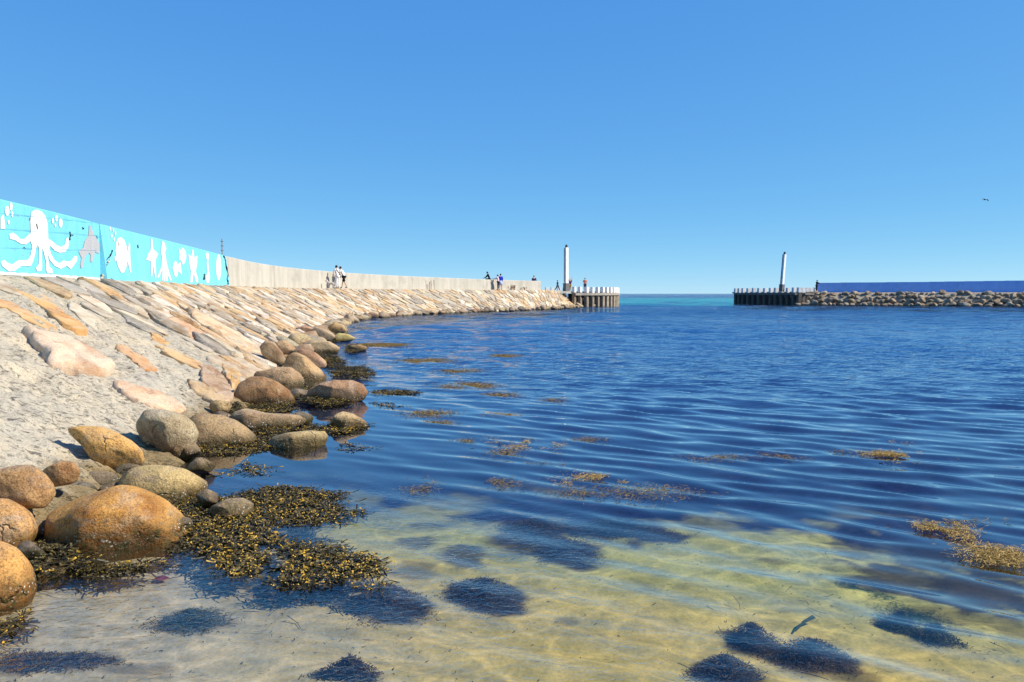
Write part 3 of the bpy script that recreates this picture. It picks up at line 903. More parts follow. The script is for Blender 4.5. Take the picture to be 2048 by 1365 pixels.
def z1(pts, x0, y0, sc):
    return [(x0 + x / sc, y0 + y / sc) for x, y in pts]
A_ = lambda pts: z1(pts, 0, 800, 3.4133)
B_ = lambda pts: z1(pts, 400, 640, 3.4133)
ORANGE, BROWN, GREYB, TAN, PINK = (.52, .30, .095), (.31, .20, .115), (.38, .33, .24), (.45, .34, .20), (.46, .32, .20)
BOULDERS = [
    (A_([(235, 830), (250, 770), (480, 690), (740, 600), (830, 610), (960, 670), (1090, 750), (1230, 870), (1290, 965), (1230, 1030), (1000, 1120), (820, 1200), (600, 1180), (390, 1100), (280, 1040), (240, 930)]), 5.42, 1.0, ORANGE, 'largest orange-brown boulder with a slanting top, weed round its foot'),
    (A_([(770, 540), (840, 470), (960, 455), (1110, 460), (1230, 490), (1330, 545), (1400, 590), (1395, 660), (1330, 760), (1230, 830), (1080, 830), (960, 760), (850, 640)]), 6.55, .95, (.44, .34, .17), 'tan boulder wedged right behind the largest orange boulder'),
    (A_([(425, 205), (520, 178), (650, 180), (760, 220), (880, 290), (960, 360), (972, 440), (930, 490), (800, 520), (690, 500), (640, 400), (560, 300), (470, 250)]), 7.2, .7, (.52, .32, .12), 'smooth orange boulder half sunk in the grey mortar slope'),
    (A_([(915, 150), (970, 65), (1100, 66), (1240, 105), (1310, 160), (1347, 240), (1325, 310), (1275, 390), (1258, 465), (1230, 440), (1150, 375), (1050, 325), (960, 285), (925, 215)]), 8.1, .75, (.40, .35, .25), 'grey-tan upright boulder overhanging a black hollow at the water'),
    (A_([(1230, 150), (1330, 92), (1480, 105), (1600, 145), (1700, 215), (1760, 275), (1730, 340), (1560, 380), (1400, 380), (1290, 320)]), 8.95, .8, (.34, .25, .15), 'brown boulder with a grey lower half between two weed fringes'),
    (B_([(205, 640), (300, 606), (370, 636), (480, 646), (660, 652), (735, 688), (715, 725), (560, 745), (400, 775), (260, 740)]), 10.1, .9, (.42, .32, .21), 'long flat tan slab lying level at the water edge'),
    (B_([(455, 850), (480, 800), (600, 772), (720, 760), (850, 763), (880, 800), (850, 870), (700, 930), (560, 940), (480, 910)]), 8.8, .8, (.42, .34, .19), 'low mustard-tan boulder standing clear in the water before the flat slab'),
    (B_([(205, 520), (250, 435), (330, 390), (420, 386), (520, 425), (600, 485), (648, 555), (640, 620), (500, 640), (360, 640), (240, 610)]), 12.2, .85, (.30, .185, .10), 'dark rust-brown rounded boulder with black weed at its left'),
    (B_([(690, 560), (740, 480), (830, 430), (920, 410), (1040, 412), (1115, 440), (1145, 495), (1120, 560), (1000, 600), (860, 610), (750, 600)]), 12.5, .8, (.40, .27, .18), 'wide brown boulder farthest out, weed and barnacles on its near side'),
    (B_([(885, 720), (920, 648), (970, 626), (1040, 643), (1110, 680), (1148, 715), (1110, 775), (960, 780)]), 10.05, .9, (.42, .32, .19), 'small lone boulder crusted with barnacles, standing in open water'),
    (B_([(345, 385), (380, 352), (450, 345), (520, 322), (620, 322), (690, 368), (722, 425), (700, 475), (580, 490), (430, 450)]), 14.6, .8, (.36, .26, .17), 'squat brown boulder just behind the dark rust-brown one'),
    (B_([(570, 320), (590, 245), (640, 220), (710, 245), (765, 300), (825, 350), (865, 405), (850, 450), (740, 475), (660, 430)]), 15.6, .9, (.44, .31, .18), 'tall leaning tan boulder with a weedy foot beside the squat brown one'),
    (B_([(620, 225), (680, 195), (780, 222), (865, 290), (860, 330), (760, 340), (680, 290)]), 17.2, .9, (.40, .27, .19), 'reddish boulder tucked behind the tall leaning one'),
    (B_([(400, 175), (440, 132), (500, 155), (562, 228), (585, 292), (545, 330), (480, 310), (425, 240)]), 18.4, .8, (.36, .28, .19), 'oblong brown boulder lying down the slope foot'),
    (B_([(495, 150), (560, 132), (620, 168), (655, 202), (610, 240), (550, 232)]), 20.6, .9, (.46, .33, .21), 'small tan boulder between the oblong boulder and a grey slab'),
    (B_([(485, 110), (560, 105), (640, 150), (710, 195), (690, 212), (610, 180), (520, 140)]), 22.0, .7, (.36, .34, .26), 'grey-green slab tilted up at the slope foot'),
    (B_([(690, 165), (760, 138), (880, 148), (955, 190), (940, 235), (840, 245), (740, 225)]), 22.6, .9, (.42, .33, .22), 'broad sandy boulder with a cracked top at the water'),
    (B_([(880, 125), (940, 88), (1010, 98), (1072, 130), (1010, 155), (920, 152)]), 28.0, .9, (.42, .35, .15), 'yellow-stained boulder with dark weed, poking out from the bank'),
    (B_([(865, 45), (915, 12), (980, 38), (1002, 84), (950, 100), (890, 80)]), 30.5, .9, (.42, .30, .15), 'ochre boulder just beyond the yellow-stained one'),
    (B_([(700, 90), (790, 50), (880, 70), (930, 110), (900, 150), (790, 145), (715, 125)]), 27.0, .9, (.36, .28, .20), 'dull brown boulder left of the yellow-stained one'),
    (B_([(640, 60), (720, 35), (800, 70), (780, 110), (690, 110)]), 30.0, .9, (.46, .31, .23), 'pinkish boulder at the slope foot past the brown one'),
    (B_([(995, 205), (1030, 172), (1090, 168), (1142, 188), (1135, 215), (1060, 232)]), 23.3, .9, (.36, .27, .15), 'small weed-covered rock alone in the water off the bank'),
    ([(-150, 1060), (-90, 1000), (-10, 1002), (24, 1018), (47, 1038), (60, 1066), (58, 1085), (44, 1112), (20, 1135), (-60, 1150), (-130, 1120)], 5.2, .85, (.48, .29, .13), 'orange boulder cut by the left edge, left of the largest boulder'),
    ([(-170, 1200), (-120, 1115), (-40, 1085), (2, 1100), (32, 1128), (50, 1172), (52, 1205), (38, 1250), (5, 1290), (-80, 1310), (-150, 1280)], 4.35, .85, (.52, .29, .10), 'nearest bright orange boulder at the lower left corner'),
    ([(60, 1160), (72, 1141), (100, 1134), (128, 1139), (152, 1158), (146, 1180), (95, 1186), (66, 1176)], 4.75, .9, (.30, .20, .09), 'small wet brown stone in the shallows before the largest boulder'),
    ([(-60, 960), (-10, 940), (22, 934), (42, 931), (66, 940), (82, 952), (100, 972), (105, 995), (88, 1018), (40, 1018), (-20, 1010)], 5.55, .7, (.44, .29, .15), 'red-brown banded boulder above a dark gap at the left edge'),
    ([(72, 950), (92, 936), (120, 921), (145, 925), (160, 946), (150, 968), (110, 975), (84, 965)], 6.0, .7, (.46, .30, .16), 'reddish boulder end showing under the mortar, right of the banded one'),
    ([(392, 1046), (420, 1014), (450, 1000), (482, 998), (505, 1010), (503, 1026), (480, 1046), (440, 1056)], 6.05, .9, (.40, .32, .22), 'flat grey-brown stone in the thick of the yellow weed mat'),
    (B_([(60, 560), (110, 545), (190, 555), (215, 590), (190, 640), (100, 640), (60, 600)]), 10.6, .6, (.44, .34, .20), 'tan boulder half in mortar behind the flat slab'),
    ([(282, 896), (300, 884), (332, 900), (362, 922), (368, 948), (330, 955), (288, 946)], 8.0, .5, (.045, .042, .03), 'added near-black stone standing in for shade in the hollow under the grey-tan boulder'),  # added stone, its blackness put in for the shade under the overhang
]
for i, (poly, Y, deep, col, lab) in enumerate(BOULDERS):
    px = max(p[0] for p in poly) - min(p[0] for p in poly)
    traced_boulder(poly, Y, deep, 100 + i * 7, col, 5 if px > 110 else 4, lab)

WEDGED = [(52, 1062, .26), (112, 1012, .30), (150, 985, .26), (196, 962, .28), (258, 948, .24), (292, 962, .22), (62, 1108, .22), (372, 905, .30), (400, 935, .24), (455, 862, .34), (440, 842, .30), (600, 792, .36), (598, 838, .30), (20, 1030, .24), (232, 978, .22), (415, 1000, .2), (350, 1050, .18)]
def wedged():
    rnd = random.Random(21)
    for i, (px, py, w) in enumerate(WEDGED):
        p = at_z(px, py, .06)
        rock(1800 + i, p, (w * 1.3, w, w * .8), np.array(rnd.choice([(.20, .15, .10), (.28, .20, .12), (.24, .19, .13), (.16, .13, .09)])), 'small dark stone wedged between the ' + ('large boulders at the lower left' if py > 940 else 'weedy boulders beyond the grey-tan one'), 'stone', 'small stones between the boulders', 'boulder', 3, 'wedged_stone')
def rock(seed, loc, size, col, label, cat, group, mat='boulder', sub=3, name='boulder', rz=None):
    rng = np.random.default_rng(seed)
    V, F = rock_unit(seed, sub)
    V = V * np.array(size) / 2
    o = np_mesh(name, V, F, M[mat], np.tile(col, (len(V), 1)), smooth=True)
    o.location = loc
    o.rotation_euler = (rng.uniform(-.25, .25), rng.uniform(-.25, .25), rng.uniform(0, 6.28) if rz is None else rz)
    tag(o, label, cat, group)
    return o

wedged()
def toe_rocks():
    rnd = random.Random(3)
    s = float(np.interp(22, _c[:, 1], _s))
    k = 0
    while s < SMAX - .4:
        c = curve(np.array([s]))[0]
        toe = Vector((c[0], c[1], 0)); wl = Vector((c[2], c[3], 0))
        out = (toe - wl).normalized()
        w = rnd.uniform(.6, 1.25)
        p = toe + out * rnd.uniform(.0, .65) + Vector((0, 0, rnd.uniform(-.02, .16)))
        col = np.array(rnd.choice([(.38, .29, .19), (.33, .25, .16), (.42, .32, .18), (.30, .25, .18), (.36, .24, .15), (.45, .36, .24)])) * rnd.uniform(.85, 1.1)
        rock(500 + k, p, (w, w * rnd.uniform(.6, .9), w * rnd.uniform(.55, .8)), col,
             'brown boulder in the row along the waterline of the far curving bank', 'boulder', 'boulders lining the far waterline')
        s += w * rnd.uniform(.55, .85); k += 1
toe_rocks()

# ------------------------------------------------------------------ painted wall, concrete wall
def wall_strip(name, s0, s1, mat, parent, thick=.45, off=0.0, batter=0.0, z0=1.6, zpl=0.0, step=.6, jitter=0.0, top=None):
    ss = np.linspace(s0, s1, max(2, int((s1 - s0) / step) + 1))
    c = curve(ss)
    P = c[:, 2:4]
    d = np.gradient(P, axis=0); d /= np.linalg.norm(d, axis=1)[:, None]
    nrm = np.stack([d[:, 1], -d[:, 0]], 1)          # towards the water
    V = []; F = []
    n = len(ss)
    for i in range(n):
        zt = c[i, 4] + zpl
        f0 = P[i] + nrm[i] * (off + batter); f1 = P[i] + nrm[i] * off; b = P[i] - nrm[i] * thick
        V += [(f0[0], f0[1], z0), (f1[0], f1[1], zt - .03), (f1[0] - nrm[i][0] * .03, f1[1] - nrm[i][1] * .03, zt), (b[0], b[1], zt), (b[0], b[1], z0)]
    for i in range(n - 1):
        a = i * 5; b = a + 5
        for k in range(4):
            F.append((a + k, b + k, b + k + 1, a + k + 1))
    F.append((0, 1, 2, 3, 4)); e = (n - 1) * 5
    F.append((e + 4, e + 3, e + 2, e + 1, e))
    return py_mesh(name, V, F, mat, None, False, parent)
PW = empty('painted_wall', tuple(surf(np.array([S_STEP]), np.array([1.0]))[0]), 'long cyan sea wall painted with white sea animals above the stone slope', 'wall')
def keep(o, root):                                  # child given in world coordinates
    o.parent = root
    o.matrix_parent_inverse = Matrix.Translation(root.location).inverted()
    return o
keep(wall_strip('wall_section', 2, S_STEP, M['cyan'], None, batter=0.0), PW)
keep(wall_strip('wall_section', S_STEP + .004, S_PAINT_END, M['cyan'], None, off=.02, batter=.22), PW)
keep(wall_strip('base_line', 2, S_STEP - .05, M['mural_white'], None, thick=0, off=.014, z0=2.08, zpl=-1.56, step=.5), PW)
CW = empty('concrete_wall', tuple(surf(np.array([S_PAINT_END + 10]), np.array([1.0]))[0]), 'bare grey concrete sea wall curving away beyond the cyan painted wall', 'wall')
S_CW_END = float(np.interp(90.6, _c[:, 3], _s))
sec = np.linspace(S_PAINT_END + .01, S_CW_END, 6)
for i in range(5):
    keep(wall_strip('wall_section', sec[i] + .008, sec[i + 1] - .008, M['concrete'], None, off=-.03 + .006 * (i % 2)), CW)

def on_wall(px, py):
    """view ray against the painted face (near part vertical, far part battered)"""
    d = ray(px, py)
    best = None
    ss = np.linspace(2, S_PAINT_END, 160); c = curve(ss)
    for i in range(len(ss) - 1):
        p, q = Vector((c[i, 2], c[i, 3], 0)), Vector((c[i + 1, 2], c[i + 1, 3], 0))
        e = (q - p).normalized(); n = Vector((e.y, -e.x, 0))
        far = (ss[i] + ss[i + 1]) / 2 > S_STEP
        if far:
            top = c[i, 4]
            slope = .22 / (top - 1.6)
            N = Vector((n.x, n.y, slope)).normalized(); P0 = p + n * .02 + Vector((0, 0, top))
        else:
            N = n; P0 = p
        den = d.dot(N)
        if abs(den) < 1e-6: continue
        t = (P0 - CAM).dot(N) / den
        h = CAM + d * t
        u = (h - p).dot(e) / (q - p).length
        if -.02 <= u <= 1.02 and t > 0:
            best = (h, N); break
    return best

def mural(name, poly, mat='mural_white', off=.012):
    P = []
    for q in poly:
        h = on_wall(*q)
        if h is None: continue
        P.append(h[0] + h[1] * off)
    if len(P) < 3: return
    tri = tessellate_polygon([P])
    o = py_mesh(name, P, [tuple(t) for t in tri], M[mat], None, False, None)
    keep(o, PW)
W_ = lambda pts: z1(pts, 0, 370, 4.2667)
def limb(pts, w):
    """outline of a stroke with widths"""
    L, Rr = [], []
    for i, p in enumerate(pts):
        a = pts[max(0, i - 1)]; b = pts[min(len(pts) - 1, i + 1)]
        dx, dy = b[0] - a[0], b[1] - a[1]; l = math.hypot(dx, dy) or 1
        ww = w[i] if hasattr(w, '__len__') else w
        L.append((p[0] - dy / l * ww, p[1] + dx / l * ww)); Rr.append((p[0] + dy / l * ww, p[1] - dx / l * ww))
    return L + Rr[::-1]
def oval(cx, cy, a, b, n=14, tilt=0):
    return [(cx + a * math.cos(2 * math.pi * k / n) + tilt * b * math.sin(2 * math.pi * k / n), cy + b * math.sin(2 * math.pi * k / n)) for k in range(n)]
# octopus in one outline, then its companions
mural('octopus_painting', W_([(255, 300), (262, 240), (285, 215), (320, 213), (355, 230), (385, 270), (402, 330), (405, 400), (408, 460), (440, 480), (480, 515), (520, 530), (550, 510), (562, 460), (575, 445), (585, 480), (578, 540), (550, 575), (505, 580), (460, 560), (425, 520), (415, 540), (432, 590), (460, 640), (500, 670), (540, 645), (570, 655), (600, 650), (630, 610), (655, 608), (655, 645), (632, 680), (600, 720), (565, 690), (515, 718), (460, 690), (420, 640), (405, 590), (410, 660), (420, 700), (442, 720), (445, 755), (400, 755), (388, 720), (390, 660), (372, 590), (360, 540), (352, 580), (352, 640), (356, 690), (350, 735), (315, 740), (302, 710), (325, 680), (330, 620), (328, 540), (318, 515), (305, 530), (295, 590), (280, 650), (258, 695), (180, 690), (120, 735), (70, 738), (10, 690), (5, 655), (30, 640), (60, 665), (100, 680), (150, 645), (235, 640), (258, 600), (270, 520), (255, 480), (215, 508), (175, 505), (120, 470), (78, 462), (75, 420), (105, 408), (140, 430), (165, 460), (200, 465), (240, 425), (258, 415)]))
mural('dolphin_painting', W_([(757, 345), (772, 350), (790, 400), (805, 440), (828, 470), (850, 510), (872, 560), (868, 605), (840, 590), (805, 570), (800, 620), (782, 662), (766, 655), (770, 600), (755, 580), (725, 610), (712, 660), (702, 710), (688, 712), (682, 680), (692, 625), (668, 570), (690, 545), (705, 540), (720, 480), (750, 435), (755, 390)]), 'mural_grey')
mural('fish_painting', W_([(982, 560), (985, 500), (1005, 455), (1030, 448), (1060, 475), (1080, 530), (1085, 570), (1097, 500), (1106, 500), (1108, 600), (1118, 750), (1108, 750), (1085, 650), (1075, 700), (1055, 750), (1030, 750), (1005, 700), (988, 640)]))
mural('starfish_painting', W_([(1287, 455), (1297, 460), (1306, 550), (1348, 590), (1325, 640), (1330, 790), (1322, 795), (1305, 690), (1295, 780), (1286, 780), (1284, 650), (1244, 640), (1262, 590), (1283, 560)]))
mural('squid_painting', W_([(1383, 478), (1398, 490), (1408, 520), (1418, 545), (1406, 570), (1412, 620), (1430, 710), (1462, 815), (1450, 818), (1425, 760), (1430, 822), (1418, 822), (1408, 750), (1408, 820), (1398, 820), (1394, 740), (1390, 820), (1382, 815), (1384, 720), (1352, 795), (1340, 790), (1375, 700), (1380, 620), (1370, 570)]))
mural('small_fish_painting', W_([(1470, 710), (1480, 670), (1498, 648), (1515, 680), (1540, 660), (1548, 770), (1520, 735), (1508, 785), (1488, 780)]))
mural('striped_fish_painting', W_([(1522, 540), (1540, 560), (1555, 535), (1578, 560), (1588, 610), (1578, 660), (1560, 685), (1545, 650), (1527, 640), (1530, 590)]))
mural('seal_painting', W_([(1605, 590), (1630, 615), (1640, 550), (1650, 560), (1655, 620), (1682, 605), (1680, 680), (1668, 740), (1688, 800), (1688, 835), (1670, 830), (1655, 770), (1645, 770), (1640, 832), (1622, 835), (1628, 740), (1615, 680)]))
mural('seahorse_painting', W_([(1752, 600), (1765, 576), (1780, 590), (1782, 620), (1774, 650), (1780, 720), (1790, 790), (1780, 838), (1762, 838), (1756, 790), (1768, 740), (1762, 680), (1766, 640), (1756, 625)]))
mural('long_fish_painting', W_(oval(1864, 705, 22, 112)))
mural('half_fish_painting', W_([(0, 280), (25, 252), (38, 330), (40, 378), (0, 375)]))
for (cx, cy, a, b) in [(57, 222, 20, 44), (90, 185, 13, 36), (70, 320, 9, 20), (100, 250, 9, 26), (447, 306, 10, 26), (478, 285, 12, 28), (514, 325, 16, 42), (468, 345, 7, 16),
                       (937, 374, 6, 16), (964, 386, 6, 15), (982, 412, 6, 18), (950, 436, 7, 17), (972, 466, 6, 16), (980, 630, 6, 22)]:
    mural('bubble_painting', W_(oval(cx, cy, a, b, 10)))

M['crack'] = m_tint('dark_crack', .9, .1, .3, 20)
def crack(pts, w, name='crack', mat='crack'):
    rnd = random.Random(len(pts) * 7 + int(pts[0][0]))
    q = []
    for i in range(len(pts) - 1):
        for k in range(4):
            f = k / 4
            q.append((pts[i][0] + (pts[i + 1][0] - pts[i][0]) * f + rnd.uniform(-3, 3), pts[i][1] + (pts[i + 1][1] - pts[i][1]) * f + rnd.uniform(-3, 3)))
    q.append(pts[-1])
    mural(name, W_(limb(q, [w * rnd.uniform(.3, 1.5) for _ in q])), mat, .018)
for pts, w in [([(590, 395), (598, 430), (592, 470)], 4), ([(306, 330), (315, 380)], 4), ([(1008, 485), (1010, 520)], 3), ([(1172, 512), (1174, 540)], 3), ([(1742, 760), (1738, 810)], 5),
               ([(958, 560), (935, 610), (905, 640), (885, 675), (865, 690)], 5), ([(890, 700), (880, 740), (850, 780)], 4), ([(1908, 600), (1922, 640), (1930, 690), (1945, 760), (1938, 800), (1946, 850)], 5),
               ([(700, 360), (706, 378)], 4), ([(605, 425), (620, 432)], 4), ([(195, 535), (212, 545)], 4), ([(248, 285), (252, 300)], 3), ([(820, 440), (828, 455)], 3)]:
    crack(pts, w)
for ya, yb in ((372, 437), (535, 562), (240, 330)):
    crack([(5, ya), (220, ya + (yb - ya) * .26), (430, ya + (yb - ya) * .5), (640, ya + (yb - ya) * .72), (880, yb)], 1.1, 'board_joint', 'cyan_dark')
for p in ([(1045, 470), (1068, 500), (1078, 560), (1072, 650), (1050, 730), (1040, 640)], [(1088, 540), (1100, 560), (1108, 650), (1112, 730), (1100, 690)], [(1640, 640), (1668, 630), (1660, 720), (1645, 740)], [(1858, 610), (1874, 620), (1878, 740), (1862, 800), (1855, 700)]):
    mural('mural_stripe', W_(p), 'mural_pale', .02)

# crack with rubble where the wall steps, and the broken edge at the end of the paint
def rubble():
    rnd = random.Random(8)
    for i in range(9):
        px, py = 200 + i * 2.0, 557 - i * 4.6
        h = on_wall(px, py)
        if h is None: continue
        w = rnd.uniform(.10, .2) * (1 - i * .07)
        rock(1300 + i, h[0] + h[1] * .04, (w, w, w * 1.2), (.5, .42, .34), 'lump of broken mortar in the crack of the cyan wall', 'rubble', 'broken mortar at the wall step', 'stone', 2, 'mortar_lump')
rubble()

# mast behind the wall
mb = MB()
p = at_Y(444.5, 512, 45.5)
mb.cyl((p.x, p.y, 2.0), (p.x, p.y, 4.8), .035, .025, 6, (.25, .22, .2))
for k in range(3): mb.box((p.x, p.y, 4.15 + k * .25), (.16, .03, .03), 0, (.2, .18, .17))
mast = mb.build('mast', M['paint'])
tag(mast, 'thin dark mast sticking up behind the end of the cyan wall', 'mast')

# plateau behind the wall that carries people and mast
ss = np.linspace(0, SMAX, 60); c = curve(ss)
V = []; F = []
d = np.gradient(c[:, 2:4], axis=0); d /= np.linalg.norm(d, axis=1)[:, None]
for i in range(60):
    n = np.array([d[i, 1], -d[i, 0]])
    a = c[i, 2:4] - n * .3; b = c[i, 2:4] - n * 6
    V += [(a[0], a[1], 2.06), (b[0], b[1], 2.06), (b[0] - n[0] * 3, b[1] - n[1] * 3, -1)]
for i in range(59):
    for k in range(2): F.append((i * 3 + k, i * 3 + k + 1, i * 3 + k + 4, i * 3 + k + 3))
o = py_mesh('quay_ground', V, F, M['mortar'], np.full((len(V), 3), .9))
tag(o, kind='structure')

# ------------------------------------------------------------------ piers and beacons
def pile(x, y, parent, ztop, w, col, white, rz, zb=-2.5, capw=None):
    mb = MB()
    rnd = random.Random(int(x * 991 + y * 77))
    w2 = w * rnd.uniform(.9, 1.1)
    k = rnd.uniform(.8, 1.15)
    mb.box((x, y, (zb + ztop - .72) / 2), (w2, w2, ztop - .72 - zb), rz + rnd.uniform(-.06, .06), tuple(v * k for v in col))
    o = keep(mb.build('pile', M['timber'], None), parent)
    mb = MB()
    mb.box((x, y, ztop - .36 + rnd.uniform(-.03, .03)), (w2 * 1.06, w2 * 1.06, .71), rz + rnd.uniform(-.06, .06), white, .92)
    t = mb.build('pile_head', M['paint'], None)
    t.parent = o
    return o

def left_pier():
    base = Vector((8, 100, 0))
    root = empty('timber_pier', base, 'short timber pier with white pile heads at the end of the left breakwater', 'pier')
    lat = [0, .77, .86, .79, .74, .71, .60, .58, .48, .41, .34]
    x, y = 7.75, 99.6
    pts = []
    for l in lat:
        x += l; y += math.sqrt(max(.05, .95 ** 2 - l * l)) if l else 0
        pts.append((x, y))
    for (x, y) in pts:
        pile(x, y, root, 2.52, .42, (.33, .27, .20), (.80, .79, .76), R(50))
    # set back piles that close the gaps at the end and along the far side
    for i in range(len(pts) - 1):
        if i in (2, 5, 6, 7, 8):
            mx, my = (pts[i][0] + pts[i + 1][0]) / 2, (pts[i][1] + pts[i + 1][1]) / 2
            pile(mx - .18, my + .28, root, 2.42, .28, (.26, .21, .16), (.70, .68, .64), .5)
    q = pts[-1]
    for i in range(1, 7):
        pile(q[0] - .25 * i, q[1] + .95 * i, root, 2.52, .40, (.28, .23, .18), (.78, .77, .74), 1.0)
    for px, yy in ((1094, 111), (1105, 112.5), (1118, 114), (1129, 115)):
        p = at_Y(px, 580, yy)
        pile(p.x, yy, root, 2.55, .42, (.30, .25, .20), (.80, .79, .76), .2)
    # capping beam in front of the piles, deck behind
    mb = MB()
    for i in range(len(pts) - 1):
        a, b = Vector((*pts[i], 0)), Vector((*pts[i + 1], 0))
        dd = (b - a).normalized(); n = Vector((dd.y, -dd.x, 0))
        m = (a + b) / 2 + n * .27
        mb.box((m.x, m.y, 1.62), ((b - a).length + .06, .14, .30), math.atan2(dd.y, dd.x), (.42, .37, .30))
    keep(mb.build('capping_beam', M['timber'], None), root)
    back = [(pts[-1][0] - 1.5, pts[-1][1] + 5.7), (3.0, 116), (1.5, 100), (4.2, 95)]
    dk = [(p[0] - .1, p[1] + .2) for p in pts] + back
    V = [(p[0], p[1], 1.98) for p in dk] + [(p[0], p[1], 1.75) for p in dk]
    n = len(dk)
    F = [tuple(range(n)), tuple(range(2 * n - 1, n - 1, -1))] + [(i, n + i, n + (i + 1) % n, (i + 1) % n) for i in range(n)]
    keep(py_mesh('deck', V, F, M['timber'], np.tile((.40, .36, .30), (2 * n, 1))), root)
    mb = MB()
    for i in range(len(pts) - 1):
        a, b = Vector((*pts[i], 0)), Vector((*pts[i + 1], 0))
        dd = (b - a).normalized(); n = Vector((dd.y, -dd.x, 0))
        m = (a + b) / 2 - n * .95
        mb.box((m.x, m.y, .3), ((b - a).length + .25, .12, 2.8), math.atan2(dd.y, dd.x), (.055, .045, .035))  # added near-black sheet, put in for the dark shade behind the piles
    keep(mb.build('shade_backing', M['timber'], None), root)
    rnd = random.Random(9)
    for i in range(26):
        f = rnd.random(); w = rnd.uniform(.55, 1.0)
        x = 5.6 + 2.0 * f; y = 96.2 + 3.4 * f + rnd.uniform(-.3, .3); z = rnd.uniform(-.05, 1.55)
        rock(1600 + i, (x - z * .55, y + z * .5, z), (w, w * .8, w * .7), np.array(rnd.choice([(.52, .42, .30), (.46, .35, .23), (.56, .47, .36)])) * rnd.uniform(.7, 1.0),
             'tan rock heaped where the bank meets the left timber pier', 'rock', 'rocks at the root of the left pier', 'boulder', 3, 'end_rock')
    # rock fill seen between the piles
    rnd = random.Random(4)
    for i in range(12):
        f = rnd.random()
        j = int(f * (len(pts) - 1)); a = pts[j]
        w = rnd.uniform(.6, 1.1)
        rock(1500 + i, (a[0] - rnd.uniform(.25, .5), a[1] + rnd.uniform(.3, .6), rnd.uniform(-.1, .9)), (w * .6, w * .5, w * .5), (.5, .41, .31),
             'pale fill rock seen between the piles of the left pier', 'rock', 'fill rocks under the left pier', 'stone', 2, 'fill_rock')
    return pts
LP = left_pier()

RZB = R(35)
def beacon(px, y, zb, zt, w, label, lean=0.0):
    p = at_Y(px, 580, y)
    root = empty('beacon_post', (p.x, y, zb), label, 'beacon')
    mb = MB(); mb.box((0, 0, .5), (w * 1.35, w * 1.35, 1.0), RZB, (.16, .15, .14)); mb.box((0, 0, 1.03), (w * 1.5, w * 1.5, .06), RZB, (.2, .19, .18))
    mb.build('plinth', M['paint'], root)
    H = zt - zb
    mb = MB(); mb.box((0, 0, (1.06 + H - .4) / 2), (w, w, H - .4 - 1.06), RZB, (.83, .83, .82), .93)
    mb.build('shaft', M['paint'], root)
    mb = MB()
    for k in range(7):
        mb.box((-w * .62, -w * .05, 1.4 + k * (H - 2) / 6), (.30 * w, .05, .04), RZB, (.15, .14, .13))
    mb.box((-w * .66, -w * .12, (1.2 + H - .5) / 2), (.05, .05, H - 1.7), RZB, (.15, .14, .13))
    mb.build('ladder', M['paint'], root)
    mb = MB(); mb.cyl((0, 0, H - .4), (0, 0, H - .1), w * .40, w * .36, 10, (.06, .06, .06)); mb.cyl((0, 0, H - .1), (0, 0, H), w * .2, w * .12, 8, (.05, .05, .05))
    mb.build('lantern', M['paint'], root)
    root.rotation_euler = (0, lean, 0)
beacon(1132.5, 104.5, 1.98, 1.7 + (587.5 - 490) * 104.5 / FPX, .44, 'white square beacon column at the root of the left timber pier')
beacon(1563, 117, 1.98, 1.7 + (587.5 - 504) * 117 / FPX, .42, 'slightly leaning white beacon column on the right jetty head', R(3.6))

